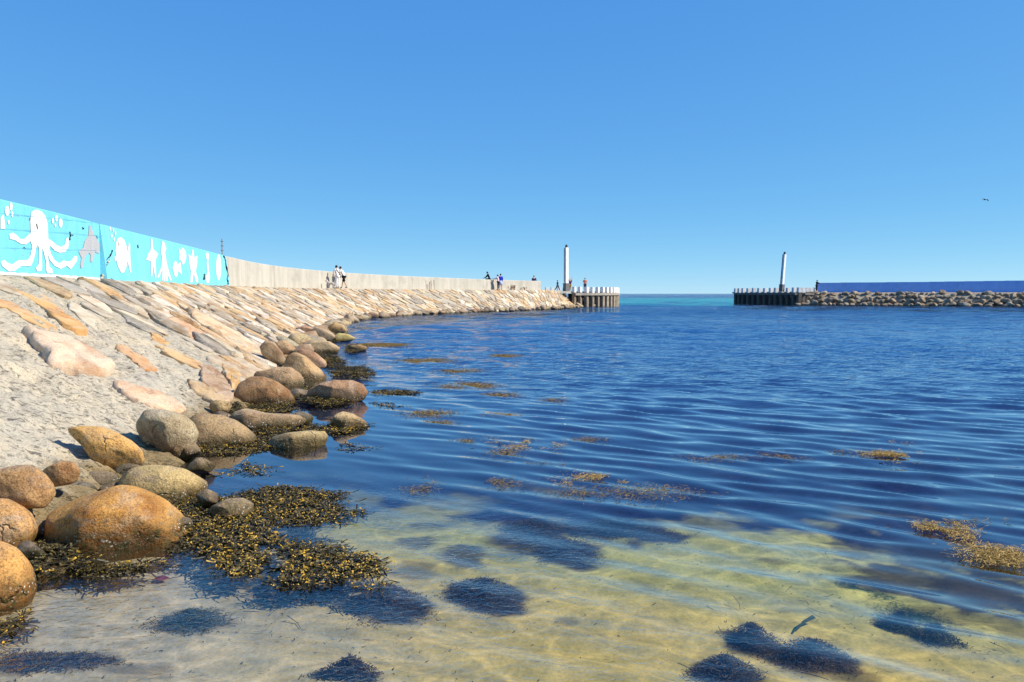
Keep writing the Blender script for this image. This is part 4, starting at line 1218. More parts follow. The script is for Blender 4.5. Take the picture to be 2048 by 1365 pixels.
def right_jetty():
    root = empty('timber_jetty_head', (40, 118, 0), 'dark timber jetty head with white pile tops across the harbour mouth', 'pier')
    a, b = Vector((36.0, 128.5, 0)), Vector((41.2, 114.5, 0))
    pxs = [1471, 1478.5, 1486, 1496.5, 1507, 1518, 1529.5, 1541, 1551.5, 1563.5, 1575, 1587, 1597.5, 1606, 1614, 1622, 1630]
    pts = []
    for px in pxs:
        if px <= 1600:
            k = (px - 1024) / FPX
            # ray x = k y against the line a-b
            d = b - a
            t = (k * a.y - a.x) / (d.x - k * d.y)
            p = a + d * t
        else:
            p = at_Y(px, 580, 114.3 + (px - 1600) * .06)
        pts.append(p)
        pile(p.x, p.y, root, 2.55, .50, (.14, .115, .09), (.74, .72, .68), .25)
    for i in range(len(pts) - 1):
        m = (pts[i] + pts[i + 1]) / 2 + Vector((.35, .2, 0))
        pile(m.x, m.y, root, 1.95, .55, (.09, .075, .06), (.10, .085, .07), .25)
    mb = MB()
    for i in range(len(pts) - 1):
        p, q = pts[i], pts[i + 1]
        dd = (q - p).normalized(); n = Vector((dd.y, -dd.x, 0))
        if n.y > 0: n = -n
        m = (p + q) / 2 + n * .33
        mb.box((m.x, m.y, 1.66), ((q - p).length + .04, .14, .34), math.atan2(dd.y, dd.x), (.20, .18, .16))
    keep(mb.build('capping_beam', M['timber'], None), root)
    dk = [(p.x + .1, p.y + .25) for p in pts[::2]] + [(52, 122), (46, 136), (37, 134)]
    V = [(p[0], p[1], 1.97) for p in dk] + [(p[0], p[1], 1.7) for p in dk]
    n = len(dk)
    F = [tuple(range(n)), tuple(range(2 * n - 1, n - 1, -1))] + [(i, n + i, n + (i + 1) % n, (i + 1) % n) for i in range(n)]
    keep(py_mesh('deck', V, F, M['timber'], np.tile((.36, .33, .28), (2 * n, 1))), root)

    # breakwater core, path and blue wall
    L = [Vector((42.5, 114.6, 0)), Vector((66, 104.5, 0)), Vector((112, 86, 0))]
    def along(u):
        l0 = (L[1] - L[0]).length; l1 = (L[2] - L[1]).length
        if u < l0: d = (L[1] - L[0]) / l0; p = L[0] + d * u
        else: d = (L[2] - L[1]) / l1; p = L[1] + d * (u - l0)
        return p, d, Vector((-d.y, d.x, 0))
    V = []; F = []
    us = np.linspace(-1.5, 70, 30)
    for u in us:
        p, d, n = along(u)
        for (o, z) in ((-1.2, -2), (.6, .9), (1.9, 1.78), (2.2, 1.86), (8.5, 1.86), (12, -2)):
            q = p + n * o; V.append((q.x, q.y, z))
    for i in range(29):
        for k in range(5): F.append((i * 6 + k, i * 6 + k + 6, i * 6 + k + 7, i * 6 + k + 1))
    F.append(tuple(range(5, -1, -1)))
    o = py_mesh('breakwater_core', V, F, M['mortar'], np.tile((.72, .70, .68), (len(V), 1)))
    tag(o, kind='structure')
    BW = empty('blue_wall', along(10)[0] + along(10)[2] * 3.6, 'long ultramarine blue sea wall on the right breakwater', 'wall')
    # joints between wall panels, as seen from across the water
    u = 1.0
    widths = [3.2, 6.1, 5.4, 1.9, 2.5, 2.2, 2.6, 3, 4, 4, 4, 4, 5, 5, 5]
    for i, w in enumerate(widths):
        p, d, n = along(u + w / 2)
        c = p + n * 3.6
        mb = MB()
        mb.box((c.x, c.y, 2.56 + .012 * i), (w - .006, .4, 1.42 + .024 * i), math.atan2(d.y, d.x), (1, 1, 1))
        keep(mb.build('panel', M['blue'], None), BW)
        u += w
    # rock armour
    rnd = random.Random(12)
    k = 0
    uu = -1.2
    while uu < 30:
        for row in range(4):
            if k >= 200: break
            p, d, n = along(uu + rnd.uniform(-.3, .3))
            f = (row + rnd.uniform(-.2, .2)) / 3
            w = rnd.uniform(.6, 1.25) * (1.1 if row == 0 else 1)
            q = p + n * (-.75 + 2.45 * f); z = .12 + 1.5 * f + rnd.uniform(-.08, .12)
            col = np.array(rnd.choice([(.40, .32, .22), (.46, .38, .27), (.36, .27, .17), (.30, .26, .20), (.48, .41, .30), (.42, .31, .20)])) * rnd.uniform(.62, 1.0)
            rock(2000 + k, (q.x, q.y, z), (w * 1.15, w * .85, w * .72), col, 'grey-brown armour rock heaped below the blue wall', 'rock', 'armour rocks of the right breakwater', 'boulder', 3, 'armour_rock')
            k += 1
        uu += rnd.uniform(.62, .85)
right_jetty()

# ------------------------------------------------------------------ seaweed
def inpoly(px, py, P):
    r = np.zeros(len(px), bool)
    j = len(P) - 1
    for i in range(len(P)):
        xi, yi = P[i]; xj, yj = P[j]
        c = ((yi > py) != (yj > py)) & (px < (xj - xi) * (py - yi) / (yj - yi + 1e-12) + xi)
        r ^= c; j = i
    return r

def strips(rng, base, ang, pitch, length, w0, w1, c0, c1, curl=.4):
    """ribbons of three cross sections: base points (n,3), heading, climb, length, widths, colours at foot and tip"""
    n = len(base)
    V = np.zeros((n, 6, 3)); T = np.zeros((n, 6, 3))
    p = base.copy(); a = ang.copy(); pt = pitch.copy()
    roll = rng.uniform(-.9, .9, n)
    for k in range(3):
        f = k / 2
        w = w0 + (w1 - w0) * f
        side = np.stack([-np.sin(a) * np.cos(roll), np.cos(a) * np.cos(roll), np.sin(roll)], 1)
        V[:, 2 * k] = p - side * (w / 2)[:, None]; V[:, 2 * k + 1] = p + side * (w / 2)[:, None]
        T[:, 2 * k] = T[:, 2 * k + 1] = c0 + (c1 - c0) * (f ** 1.6)
        step = length / 2
        p = p + np.stack([np.cos(a) * np.cos(pt), np.sin(a) * np.cos(pt), np.sin(pt)], 1) * step[:, None]
        a = a + rng.normal(size=n) * curl; pt = pt + rng.normal(size=n) * curl * .6 - .12
    i = np.arange(n)[:, None] * 6
    F = np.concatenate([i + np.array([[0, 1, 3, 2]]), i + np.array([[2, 3, 5, 4]])])
    return V.reshape(-1, 3), F, T.reshape(-1, 3)

OLIVE, DARK, YEL, TANW = np.array([.075, .052, .008]), np.array([.010, .010, .005]), np.array([.52, .31, .02]), np.array([.52, .35, .12])
def weed_mat(poly, label, dens=1500, yellow=.3, h=.03, z=.0, seed=0, name='rockweed_mat', grad=True, group='rockweed on the waterline', fuzzy=.08):
    rng = np.random.default_rng(seed)
    Wp = [(at_z(px, py, z).x, at_z(px, py, z).y) for px, py in poly]
    xs, ys = [p[0] for p in Wp], [p[1] for p in Wp]
    area = abs(sum(xs[i] * ys[(i + 1) % len(xs)] - xs[(i + 1) % len(xs)] * ys[i] for i in range(len(xs)))) / 2
    box = (max(xs) - min(xs) + 2 * fuzzy) * (max(ys) - min(ys) + 2 * fuzzy)
    n = int(dens * box)
    x = rng.uniform(min(xs) - fuzzy, max(xs) + fuzzy, n); y = rng.uniform(min(ys) - fuzzy, max(ys) + fuzzy, n)
    jx = x + rng.normal(size=n) * fuzzy * .5; jy = y + rng.normal(size=n) * fuzzy * .5
    ok = inpoly(jx, jy, Wp) & (fbm(x * 4, y * 4, seed=seed + 3, oct=4) > -.16)
    x, y = x[ok], y[ok]; n = len(x)
    if n < 3: return
    hump = np.clip(fbm(x * 2.5, y * 2.5, seed=seed + 9) + .4, 0, 1)
    tuft = 6
    X = np.repeat(x, tuft); Y = np.repeat(y, tuft); N = n * tuft
    h = h * .7
    base = np.stack([X + rng.normal(size=N) * .012, Y + rng.normal(size=N) * .012, z + np.repeat(hump, tuft) * h + rng.uniform(-.025, .012, N)], 1)
    yl = np.repeat(rng.random(n), tuft)
    if grad:
        g = 1 - (Y - min(ys)) / (max(ys) - min(ys) + 1e-6)
        yl = yl - .45 * (g - .45) - .35 * fbm(X * 3, Y * 3, seed=seed + 17)
    tip = np.where((yl < yellow)[:, None], YEL * rng.uniform(.55, 1.15, (N, 1)), OLIVE * rng.uniform(.4, 1.9, (N, 1)))
    foot = DARK + (OLIVE * .5) * rng.random((N, 1)) ** 2
    L = rng.uniform(.022, .058, N)
    strap = np.arange(N) % tuft < 3                       # the long dark straps under the tips
    L = np.where(strap, L * 2.4, L); base[strap, 2] -= .012
    tip[strap] = OLIVE * rng.uniform(.25, 1.0, (int(strap.sum()), 1))
    V, F, T = strips(rng, base, rng.uniform(0, 6.283, N), np.where(strap, .12, .6) * rng.uniform(-.15, .75, N), L, np.full(N, .007), rng.uniform(.007, .015, N), foot, tip)
    # air bladders: small beads at the tips
    k = rng.choice(np.nonzero(~strap)[0], N // 6, replace=False)
    P = V.reshape(N, 6, 3)[k, 4:].mean(1); r = rng.uniform(.005, .009, len(k))[:, None]
    oc = np.array([(1, 0, 0), (-1, 0, 0), (0, 1, 0), (0, -1, 0), (0, 0, .8), (0, 0, -.8)])
    OV = (P[:, None] + oc[None] * r[:, None]).reshape(-1, 3)
    of = np.array([(0, 2, 4, 4), (2, 1, 4, 4), (1, 3, 4, 4), (3, 0, 4, 4), (2, 0, 5, 5), (1, 2, 5, 5), (3, 1, 5, 5), (0, 3, 5, 5)])
    OT = np.repeat(tip[k], 6, 0)
    me = bpy.data.meshes.new(name)
    nV = len(V)
    F3 = (np.arange(len(k))[:, None, None] * 6 + of[None, :, :3]).reshape(-1, 3) + nV
    Ft = np.concatenate([F[:, [0, 1, 2]], F[:, [0, 2, 3]], F3])
    o = np_mesh(name, np.concatenate([V, OV]), Ft, M['weed'], np.concatenate([T, OT]), False)
    tag(o, label, 'seaweed', group)
    return o
C_ = lambda pts: z1(pts, 350, 920, 3.4133)
MATS = [
    (C_([(0, 380), (120, 300), (360, 250), (480, 230), (600, 190), (800, 185), (950, 215), (1120, 230), (1140, 270), (1050, 300), (1290, 370), (1200, 395), (1000, 440), (800, 440), (680, 465), (640, 520), (760, 560), (1000, 590), (1150, 600), (1160, 640), (1340, 670), (1400, 745), (1330, 790), (1250, 800), (1050, 845), (860, 865), (690, 880), (640, 840), (500, 800), (360, 760), (300, 690), (200, 640), (90, 610), (90, 540), (0, 440)]),
     'large yellow-tipped rockweed mat floating beside the largest orange boulder', 1400, .36, .025),
    (C_([(1300, 850), (1340, 830), (1440, 860), (1470, 880), (1400, 890), (1310, 880)]), 'tiny bright yellow tuft of rockweed off the tip of the large mat', 900, .8, .02),
    ([(60, 1142), (70, 1100), (95, 1084), (115, 1090), (125, 1108), (160, 1124), (150, 1142), (100, 1152)], 'black-green rockweed heaped in the gap at the left foot of the largest boulder', 1500, .02, .10),
    ([(110, 1108), (150, 1118), (205, 1130), (246, 1134), (300, 1116), (360, 1096), (384, 1082), (384, 1098), (330, 1125), (260, 1148), (200, 1150), (140, 1140)], 'rockweed fringe under the front edge of the largest orange boulder', 1300, .12, .03),
    ([(330, 1018), (385, 1000), (412, 985), (414, 1000), (385, 1030), (352, 1036)], 'rockweed on the foot of the tan boulder behind the largest one', 1200, .08, .05),
    ([(375, 885), (400, 893), (460, 886), (520, 880), (535, 868), (560, 872), (545, 900), (500, 908), (420, 914), (378, 905)], 'rockweed fringe below the brown boulder with the grey lower half', 900, .18, .05),
    ([(510, 864), (560, 856), (620, 848), (650, 846), (690, 862), (700, 870), (650, 868), (590, 864), (545, 872), (515, 880)], 'rockweed band between the flat tan slab and the mustard-tan boulder', 800, .22, .05),
    ([(468, 802), (500, 812), (560, 812), (592, 800), (588, 822), (545, 833), (500, 830), (468, 816)], 'rockweed skirt in front of the dark rust-brown boulder', 800, .16, .06),
    ([(432, 832), (445, 814), (470, 814), (486, 838), (465, 846), (445, 842)], 'dark rockweed lump at the left end of the flat tan slab', 900, .03, .14),
    ([(588, 790), (612, 774), (640, 776), (680, 796), (692, 806), (650, 812), (606, 808)], 'rockweed on the near left side of the wide brown boulder', 600, .2, .12),
    ([(660, 848), (678, 834), (700, 850), (738, 852), (700, 868), (662, 864)], 'rockweed around the lone barnacled boulder', 800, .2, .06),
    ([(658, 748), (690, 736), (720, 739), (754, 751), (740, 757), (700, 761), (668, 759)], 'olive hump of rockweed rising from the water beyond the boulders', 600, .12, .20),
    ([(738, 785), (780, 778), (842, 786), (800, 791), (758, 792)], 'thin floating strip of rockweed off the wide brown boulder', 500, .35, .04),
    ([(742, 806), (775, 806), (814, 814), (775, 818)], 'sparse floating rockweed nearer than the thin strip', 300, .3, .02),
    ([(672, 896), (690, 887), (756, 897), (700, 903)], 'narrow scrap of floating rockweed in front of the lone barnacled boulder', 500, .3, .02),
    ([(480, 931), (500, 925), (556, 945), (500, 953), (482, 946)], 'small yellowish floating rockweed in the pool left of the large mat', 500, .5, .02),
    ([(436, 946), (470, 938), (476, 950), (445, 956)], 'smallest scrap of floating rockweed near the grey-tan boulder', 300, .45, .02),
    ([(628, 714), (660, 710), (692, 729), (662, 736), (635, 727)], 'dark rockweed tongue below the reddish boulder', 500, .08, .12),
    ([(690, 701), (708, 689), (716, 704), (698, 708)], 'rockweed on the left half of the rock alone off the bank', 500, .1, .15),
    ([(655, 678), (672, 668), (692, 682), (664, 686)], 'rockweed under the yellow-stained boulder', 400, .1, .15),
    ([(-10, 1280), (0, 1258), (30, 1242), (52, 1210), (50, 1236), (22, 1268), (0, 1284)], 'olive algae fringe under the nearest bright orange boulder', 1500, .2, .02),
]
for i, (poly, lab, dens, yel, h) in enumerate(MATS):
    weed_mat(poly, lab, dens, yel, h, z=.0 if h < .1 else .03, seed=40 + i)

# thin tan weed floating just under and at the surface
FLOAT = [(1215, 968, 72, 16, 1), (1290, 985, 110, 14, .35), (1160, 985, 60, 10, .3), (1785, 915, 50, 9, 1), (1800, 895, 40, 7, .6), (1885, 1060, 55, 12, 1), (1950, 1078, 40, 8, .6), (2000, 1115, 66, 20, 1), (1430, 915, 60, 6, .45), (1560, 915, 50, 8, .3),
         (945, 880, 40, 6, .5), (1060, 890, 60, 8, .6), (1005, 906, 40, 6, .4), (860, 828, 55, 7, .5), (935, 772, 55, 6, .55), (850, 722, 50, 4, .5), (920, 742, 40, 4, .4), (1000, 830, 40, 4, .35), (1085, 935, 50, 9, .4), (1000, 965, 50, 10, .3),
         (840, 975, 35, 14, .3), (760, 690, 60, 3, .4), (1010, 712, 30, 3, .35), (1030, 880, 40, 5, .4), (1180, 880, 40, 5, .3), (880, 845, 30, 4, .3), (1700, 905, 40, 5, .3), (1890, 1040, 90, 8, .3), (1000, 790, 40, 5, .3), (1110, 800, 30, 4, .25)]
FL_LAB = {1: 'faint spread of thin weed just right of the golden middle raft', 2: 'faint spread of thin weed just left of the golden middle raft', 4: 'paler weed patch just beyond the lone golden patch on the right', 6: 'small weed patch between the two golden rafts at the right edge',
          8: 'narrow brown weed strip halfway between the middle raft and the lone golden patch', 9: 'faint weed strip right of the narrow brown strip', 13: 'brown weed patch right of the lone barnacled boulder', 14: 'brown weed patch beyond the thin rockweed strip', 20: 'faint reddish weed patch beside the tip of the large rockweed mat', 26: 'faint weed strip left of the lone golden patch on the right', 21: 'farthest faint weed streak near the bank boulders', 0: 'golden raft of fine weed floating near the middle of the water', 3: 'golden fine weed floating out to the right, off on its own', 5: 'golden fine weed, upper of the two rafts at the right edge', 7: 'largest golden fine weed raft, cut by the right edge'}
for i, (px, py, a, b, k) in enumerate(FLOAT):
    rng = np.random.default_rng(900 + i)
    c = at_z(px, py); e = at_z(px + a, py); f1, f2 = at_z(px, py - b), at_z(px, py + b)
    rx, ry = e.x - c.x, (f1.y - f2.y) / 2
    rx *= 1.15; ry *= 1.2
    n = int(min(9000, max(450, (16000 if k > .55 else 7000) * k * rx * ry * 3.14)))
    q = rng.normal(size=(n, 2)) * .45
    x = c.x + q[:, 0] * rx; y = c.y + q[:, 1] * ry
    ok = (fbm(x * 3, y * 3, seed=i) > -.05) | (c.y > 11)
    x, y = x[ok], y[ok]; n = len(x)
    base = np.stack([x, y, rng.normal(size=n) * .008 + (.016 if k > .55 else .003)], 1)
    col = TANW * rng.uniform(.6, 1.2, (n, 1)) * (1 if k > .55 else .55)
    far = max(1.0, c.y / 9)
    V, F, T = strips(rng, base, rng.uniform(0, 6.28, n), rng.normal(size=n) * .05, rng.uniform(.02, .06, n), np.full(n, .0022 * far), np.full(n, .0035 * far), col * .7, col, .5)
    o = np_mesh('floating_weed', V, F, M['soft_weed'], T, False)
    tag(o, FL_LAB.get(i, 'faint brown patch of thin weed floating on the open water'), 'seaweed', 'thin weed floating on the water')

# clumps of dark weed standing on the sandy bed
CL_LAB = {0: 'dark round weed clump on the sand, right of the two below the large mat', 1: 'dark ragged weed clump on the sand just below the large rockweed mat', 2: 'dark oval weed clump above the pale sand in mid water', 3: 'long dark weed clump at the edge of the greenish sand',
          4: 'smaller dark weed clump left of the long one', 12: 'dark weed clump on the yellow sand at lower right, topmost of three', 13: 'wide dark weed clump on the yellow sand at lower right, middle of three', 14: 'dark weed clump on the bottom edge at lower right',
          16: 'small grey-green weed clump on the sand, left of a pair at lower right', 17: 'small grey-green weed clump on the sand, right of a pair at lower right', 25: 'low dark weed clump cut by the bottom edge in the middle', 26: 'dark green weedy slab lying on the sand near the largest boulder',
          27: 'brown sunken weed at the bottom left corner, right patch', 28: 'brown sunken weed at the bottom left corner, left patch'}
for i, lab in CL_LAB.items():
    px, py, a, b, k = PATCH[i]
    cx, cy, rx, ry, _ = PATCH_W[i]
    rng = np.random.default_rng(700 + i)
    n = int(np.clip(16000 * rx * ry * 3.14, 2200, 15000))
    th = rng.uniform(0, 6.28, n); rr_ = np.minimum(np.abs(rng.normal(size=n)) * .52, rng.uniform(.7, 1.1, n)) * (1 + 1.5 * fbm(np.cos(th) * 1.6 + 7, np.sin(th) * 1.6, seed=i + 3, oct=4))
    x = cx + np.cos(th) * rr_ * rx; y = cy + np.sin(th) * rr_ * ry
    dz = bed_z(x, y)
    hmax = np.minimum(.11, np.maximum(.02, -dz - .04)) * np.clip(1.1 - rr_, .15, 1)
    base = np.stack([x, y, dz + hmax * rng.random(n) ** .8], 1)
    green = np.array([.030, .040, .016]) if i in (16, 17, 26) else np.array([.042, .028, .017])
    col = green * rng.uniform(.6, 2.8, (n, 1)) + np.array([.05, .033, .008]) * (rng.random((n, 1)) < .22)
    V, F, T = strips(rng, base, rng.uniform(0, 6.28, n), rng.uniform(-.2, .3, n), rng.uniform(.012, .035, n), np.full(n, .0028), np.full(n, .0045), col * .6, col, .7)
    o = np_mesh('weed_clump', V, F, M['soft_weed'], T, False)
    tag(o, lab, 'seaweed', 'dark weed clumps on the sandy bed')

# loose scraps on the sand
def scraps():
    rng = np.random.default_rng(77)
    n = 1500
    x = rng.uniform(-2.8, 3.6, n); y = 3.0 + 3.4 * rng.random(n) ** 1.2
    dens = sstep(-.25, .25, fbm(x * 1.5, y * 1.5, seed=12)) * .8 + .2
    ok = rng.random(n) < dens
    x, y = x[ok], y[ok]; n = len(x)
    z = bed_z(x, y) + .006
    col = np.where(rng.random((n, 1)) < .5, np.array([[.05, .035, .012]]), np.array([[.03, .035, .015]])) * rng.uniform(.6, 1.8, (n, 1))
    L = np.where(rng.random(n) < .03, rng.uniform(.08, .2, n), rng.uniform(.008, .03, n))
    V, F, T = strips(rng, np.stack([x, y, z], 1), rng.uniform(0, 6.28, n), np.full(n, .1), L, np.full(n, .003), rng.uniform(.003, .008, n), col, col, .5)
    o = np_mesh('weed_scraps', V, F, M['soft_weed'], T, False)
    tag(o, kind='stuff')
scraps()
def red_leaf():
    p = bed_pt(323, 1165)
    rng = np.random.default_rng(4)
    n = 9
    pts = [(p.x + .045 * math.cos(k * .7) * rng.uniform(.7, 1.2), p.y + .05 * math.sin(k * .7) * rng.uniform(.7, 1.2), p.z + .02 + rng.uniform(0, .01)) for k in range(n)]
    o = py_mesh('red_weed', [(p.x, p.y, p.z + .035)] + pts, [(0, 1 + k, 1 + (k + 1) % n) for k in range(n)], M['soft_weed'], np.tile((.20, .02, .03), (n + 1, 1)))
    tag(o, 'dark red scrap of weed on the pale sand near the largest boulder', 'seaweed')
red_leaf()
def blade():
    p = bed_pt(1618, 1250); q = bed_pt(1590, 1270)
    rng = np.random.default_rng(5)
    a = np.array([[q.x, q.y, q.z + .02]])
    ang = math.atan2(p.y - q.y, p.x - q.x)
    V, F, T = strips(rng, a, np.array([ang]), np.array([.15]), np.array([(p - q).length * 1.2]), np.array([.008]), np.array([.028]), np.array([[.03, .05, .035]]), np.array([[.04, .07, .05]]), .1)
    o = np_mesh('eelgrass_blade', V, F, M['soft_weed'], T, False)
    tag(o, 'single green leaf of weed lying on the yellow sand', 'seaweed')
blade()

# ------------------------------------------------------------------ people
def sk(name, verts, edges, mat, col, parent=None, root=0, sub=1):
    me = bpy.data.meshes.new(name)
    me.from_pydata([v[:3] for v in verts], edges, [])
    o = link(name, me, parent)
    set_tint(me, col)
    me.materials.append(mat)
    bm = bmesh.new(); bm.from_mesh(me)
    lay = bm.verts.layers.skin.verify()
    bm.verts.ensure_lookup_table()
    for i, v in enumerate(bm.verts):
        r = verts[i][3]; r2 = verts[i][4] if len(verts[i]) > 4 else r
        v[lay].radius = (r, r2)
        v[lay].use_root = (i == root)
    bm.to_mesh(me); bm.free()
    md = o.modifiers.new('skin', 'SKIN'); md.use_smooth_shade = True; md.branch_smoothing = .3
    ms = o.modifiers.new('sub', 'SUBSURF'); ms.levels = sub; ms.render_levels = sub
    # bake the surface so that the tint attribute covers it
    dg = bpy.context.evaluated_depsgraph_get()
    ev = bpy.data.meshes.new_from_object(o.evaluated_get(dg))
    for a in list(ev.color_attributes): ev.color_attributes.remove(a)
    ev.name = name
    set_tint(ev, col)
    if not ev.materials: ev.materials.append(mat)
    o.modifiers.clear(); o.data = ev
    return o

def person(label, loc, rz, top, bottom, hair=(.05, .035, .02), skin=(.55, .36, .26), h=1.72, lean=0.0, stride=0.0, arms=((.25, .1), (.25, .1)), long_sleeve=True, shorts=False, skirt=None, sit=False, strap=None, shoes=(.03, .03, .03), jacket=False):
    k = h / 1.75
    cl, sl_ = math.cos(lean), math.sin(lean)
    pz = .95
    def up(x, y, z):
        dz = z - pz
        return (x, y * cl + dz * sl_, pz + dz * cl - y * sl_)
    def S(p, *r): return tuple(c * k for c in p) + tuple(q * k for q in r)
    V = [S((0, 0, pz), .135, .10), S(up(0, 0, 1.12), .125, .095), S(up(0, 0, 1.32), .15, .105), S(up(0, .0, 1.46), .075, .07), S(up(0, .01, 1.53), .052), S(up(0, .025, 1.60), .078, .088), S(up(0, .02, 1.69), .07, .08)]
    E = [(0, 1), (1, 2), (2, 3), (3, 4), (4, 5), (5, 6)]
    V.append(S(up(0, .115, 1.60), .014)); E.append((5, 7))                    # nose
    ends = {}
    for si, sx in enumerate((-1, 1)):
        f, b = arms[si]                                                       # forward swing of the upper arm, bend of the elbow
        s0 = up(sx * .19, 0, 1.43)
        e = (s0[0] + sx * .05, s0[1] + .29 * math.sin(f), s0[2] - .29 * math.cos(f))
        w = (e[0] - sx * .02, e[1] + .25 * math.sin(f + b), e[2] - .25 * math.cos(f + b))
        hd = (w[0], w[1] + .08 * math.sin(f + b), w[2] - .08 * math.cos(f + b))
        n = len(V)
        V += [S(s0, .062), S(e, .043), S(w, .030), S(hd, .036, .018)]
        E += [(2, n), (n, n + 1), (n + 1, n + 2), (n + 2, n + 3)]
        for q, (dx, L) in enumerate(((-.028, .075), (-.010, .088), (.010, .082), (.026, .064))):
            d = (math.sin(f + b), -math.cos(f + b))
            V.append(S((hd[0] + dx * .4, hd[1] + d[0] * L + dx, hd[2] + d[1] * L), .008)); E.append((n + 3, len(V) - 1))
        V.append(S((w[0] - sx * .03, w[1] + .05 + .04 * math.sin(f + b), w[2] - .05), .009)); E.append((n + 2, len(V) - 1))
        ends[sx] = (s0, e, w)
    legs = {}
    for sx in (-1, 1):
        st = stride * sx
        hip = (sx * .09, 0, .90)
        if sit:
            kn = (sx * .11, .40, .94); an = (sx * .11, .46, .52); to = (sx * .11, .60, .47)
        else:
            kn = (sx * .10, .44 * math.sin(st) + .02, .90 - .42 * math.cos(st)); bk = st - max(0, -st) * .8 - .02
            an = (kn[0], kn[1] + .41 * math.sin(bk), kn[2] - .41 * math.cos(bk)); to = (an[0] + sx * .02, an[1] + .15, max(.03, an[2] - .05))
        n = len(V)
        V += [S(hip, .095), S(kn, .060), S(an, .040), S(to, .036, .026)]
        E += [(0, n), (n, n + 1), (n + 1, n + 2), (n + 2, n + 3)]
        legs[sx] = (hip, kn, an, to)
    body = sk('person', V, E, M['skin'], skin)
    body.location = loc; body.rotation_euler = (0, 0, rz)
    tag(body, label, 'person', 'people on the breakwaters')
    # top
    low = .80 if jacket else .92
    V = [S(up(0, 0, low), .165, .13), S(up(0, 0, 1.12), .15, .118), S(up(0, 0, 1.32), .172, .125), S(up(0, 0, 1.45), .10, .085)]
    E = [(0, 1), (1, 2), (2, 3)]
    for sx in (-1, 1):
        s0, e, w = ends[sx]
        n = len(V)
        V += [S(s0, .080), S(tuple(s0[i] + (e[i] - s0[i]) * (.6 if not long_sleeve else 1) for i in range(3)), .062)]
        E += [(2, n), (n, n + 1)]
        if long_sleeve: V.append(S(w, .046)); E.append((n + 1, n + 2))
    sk('jacket' if jacket else 'shirt', V, E, M['cloth'], top, body, 1)
    # bottoms
    V = [S((0, 0, .97), .15, .118)]; E = []
    for sx in (-1, 1):
        hip, kn, an, to = legs[sx]
        n = len(V)
        V += [S(hip, .112), S(kn, .083)]; E += [(0, n), (n, n + 1)]
        if not shorts: V.append(S((an[0], an[1], an[2] + .03), .066)); E.append((n + 1, n + 2))
    sk('shorts' if shorts else 'trousers', V, E, M['cloth'], bottom, body, 0)
    if skirt is not None:
        mb = MB(); mb.cyl(tuple(c * k for c in (0, 0, 1.0)), tuple(c * k for c in (0, .01, .52)), .16 * k, .22 * k, 12, skirt); mb.build('skirt', M['cloth'], body, True)
    for sx in (-1, 1):
        hip, kn, an, to = legs[sx]
        sk('shoe', [S((an[0], an[1] - .03, an[2] - .04), .045, .035), S((to[0], to[1], to[2] + .005), .045, .032)], [(0, 1)], M['cloth'], shoes, body)
    # hair: a cap over the back and top of the head
    Vh, Fh = ico(2)
    c = up(0, .0, 1.655)
    Vv = [(c[0] * k + v[0] * .092 * k, c[1] * k + v[1] * .105 * k - .012 * k, c[2] * k + v[2] * .10 * k) for v in Vh]
    Ff = [f for f in Fh if not (all(Vh[i][1] > .30 and Vh[i][2] < .35 for i in f))]
    py_mesh('hair', Vv, Ff, M['cloth'], np.tile(hair, (len(Vv), 1)), True, body)
    if strap is not None:
        a, b_ = up(-.15, .13, 1.44), up(.20, .14, .98); a2, b2 = up(-.15, -.12, 1.44), up(.20, -.13, .98)
        mb = MB()
        mb.cyl(S(a), S(b_), .022 * k, .022 * k, 6, strap); mb.cyl(S(a2), S(b2), .022 * k, .022 * k, 6, strap)
        c = up(.22, .02, .92); mb.box(tuple(q * k for q in c), (.10 * k, .22 * k, .20 * k), 0, strap)
        mb.build('shoulder_bag', M['cloth'], body)
    return body

def wall_side(px, off, along=0):
    """a spot on the promenade, off metres in front of the wall foot, where the pixel column meets it"""
    best = None
    ss = np.linspace(S_PAINT_END, SMAX, 900); c = curve(ss)
    P = c[:, 2:4]; d = np.gradient(P, axis=0); d /= np.linalg.norm(d, axis=1)[:, None]
    Q = P + np.stack([d[:, 1], -d[:, 0]], 1) * off
    X = 1024 + FPX * Q[:, 0] / Q[:, 1]
    i = int(np.argmin(np.abs(X - px)))
    return Q[i], math.atan2(d[i, 1], d[i, 0])
q, a = wall_side(676, .75)
person('person in cream clothes and dark shoulder strap, standing with a dog by the concrete wall', (q[0], q[1], 2.08), R(60), (.74, .70, .66), (.78, .76, .73), (.05, .03, .03), h=1.74, lean=.16, arms=((.3, .2), (.15, .3)), strap=(.06, .05, .05))
q, a = wall_side(685, .75)
person('person in a white T-shirt and black shorts leaning forward beside the concrete wall', (q[0] + .1, q[1] + .25, 2.08), R(80), (.83, .83, .83), (.02, .02, .025), (.06, .04, .03), h=1.74, lean=.42, stride=.25, arms=((.1, .1), (-.1, .1)), long_sleeve=False, shorts=True)
q, a = wall_side(664, .8)
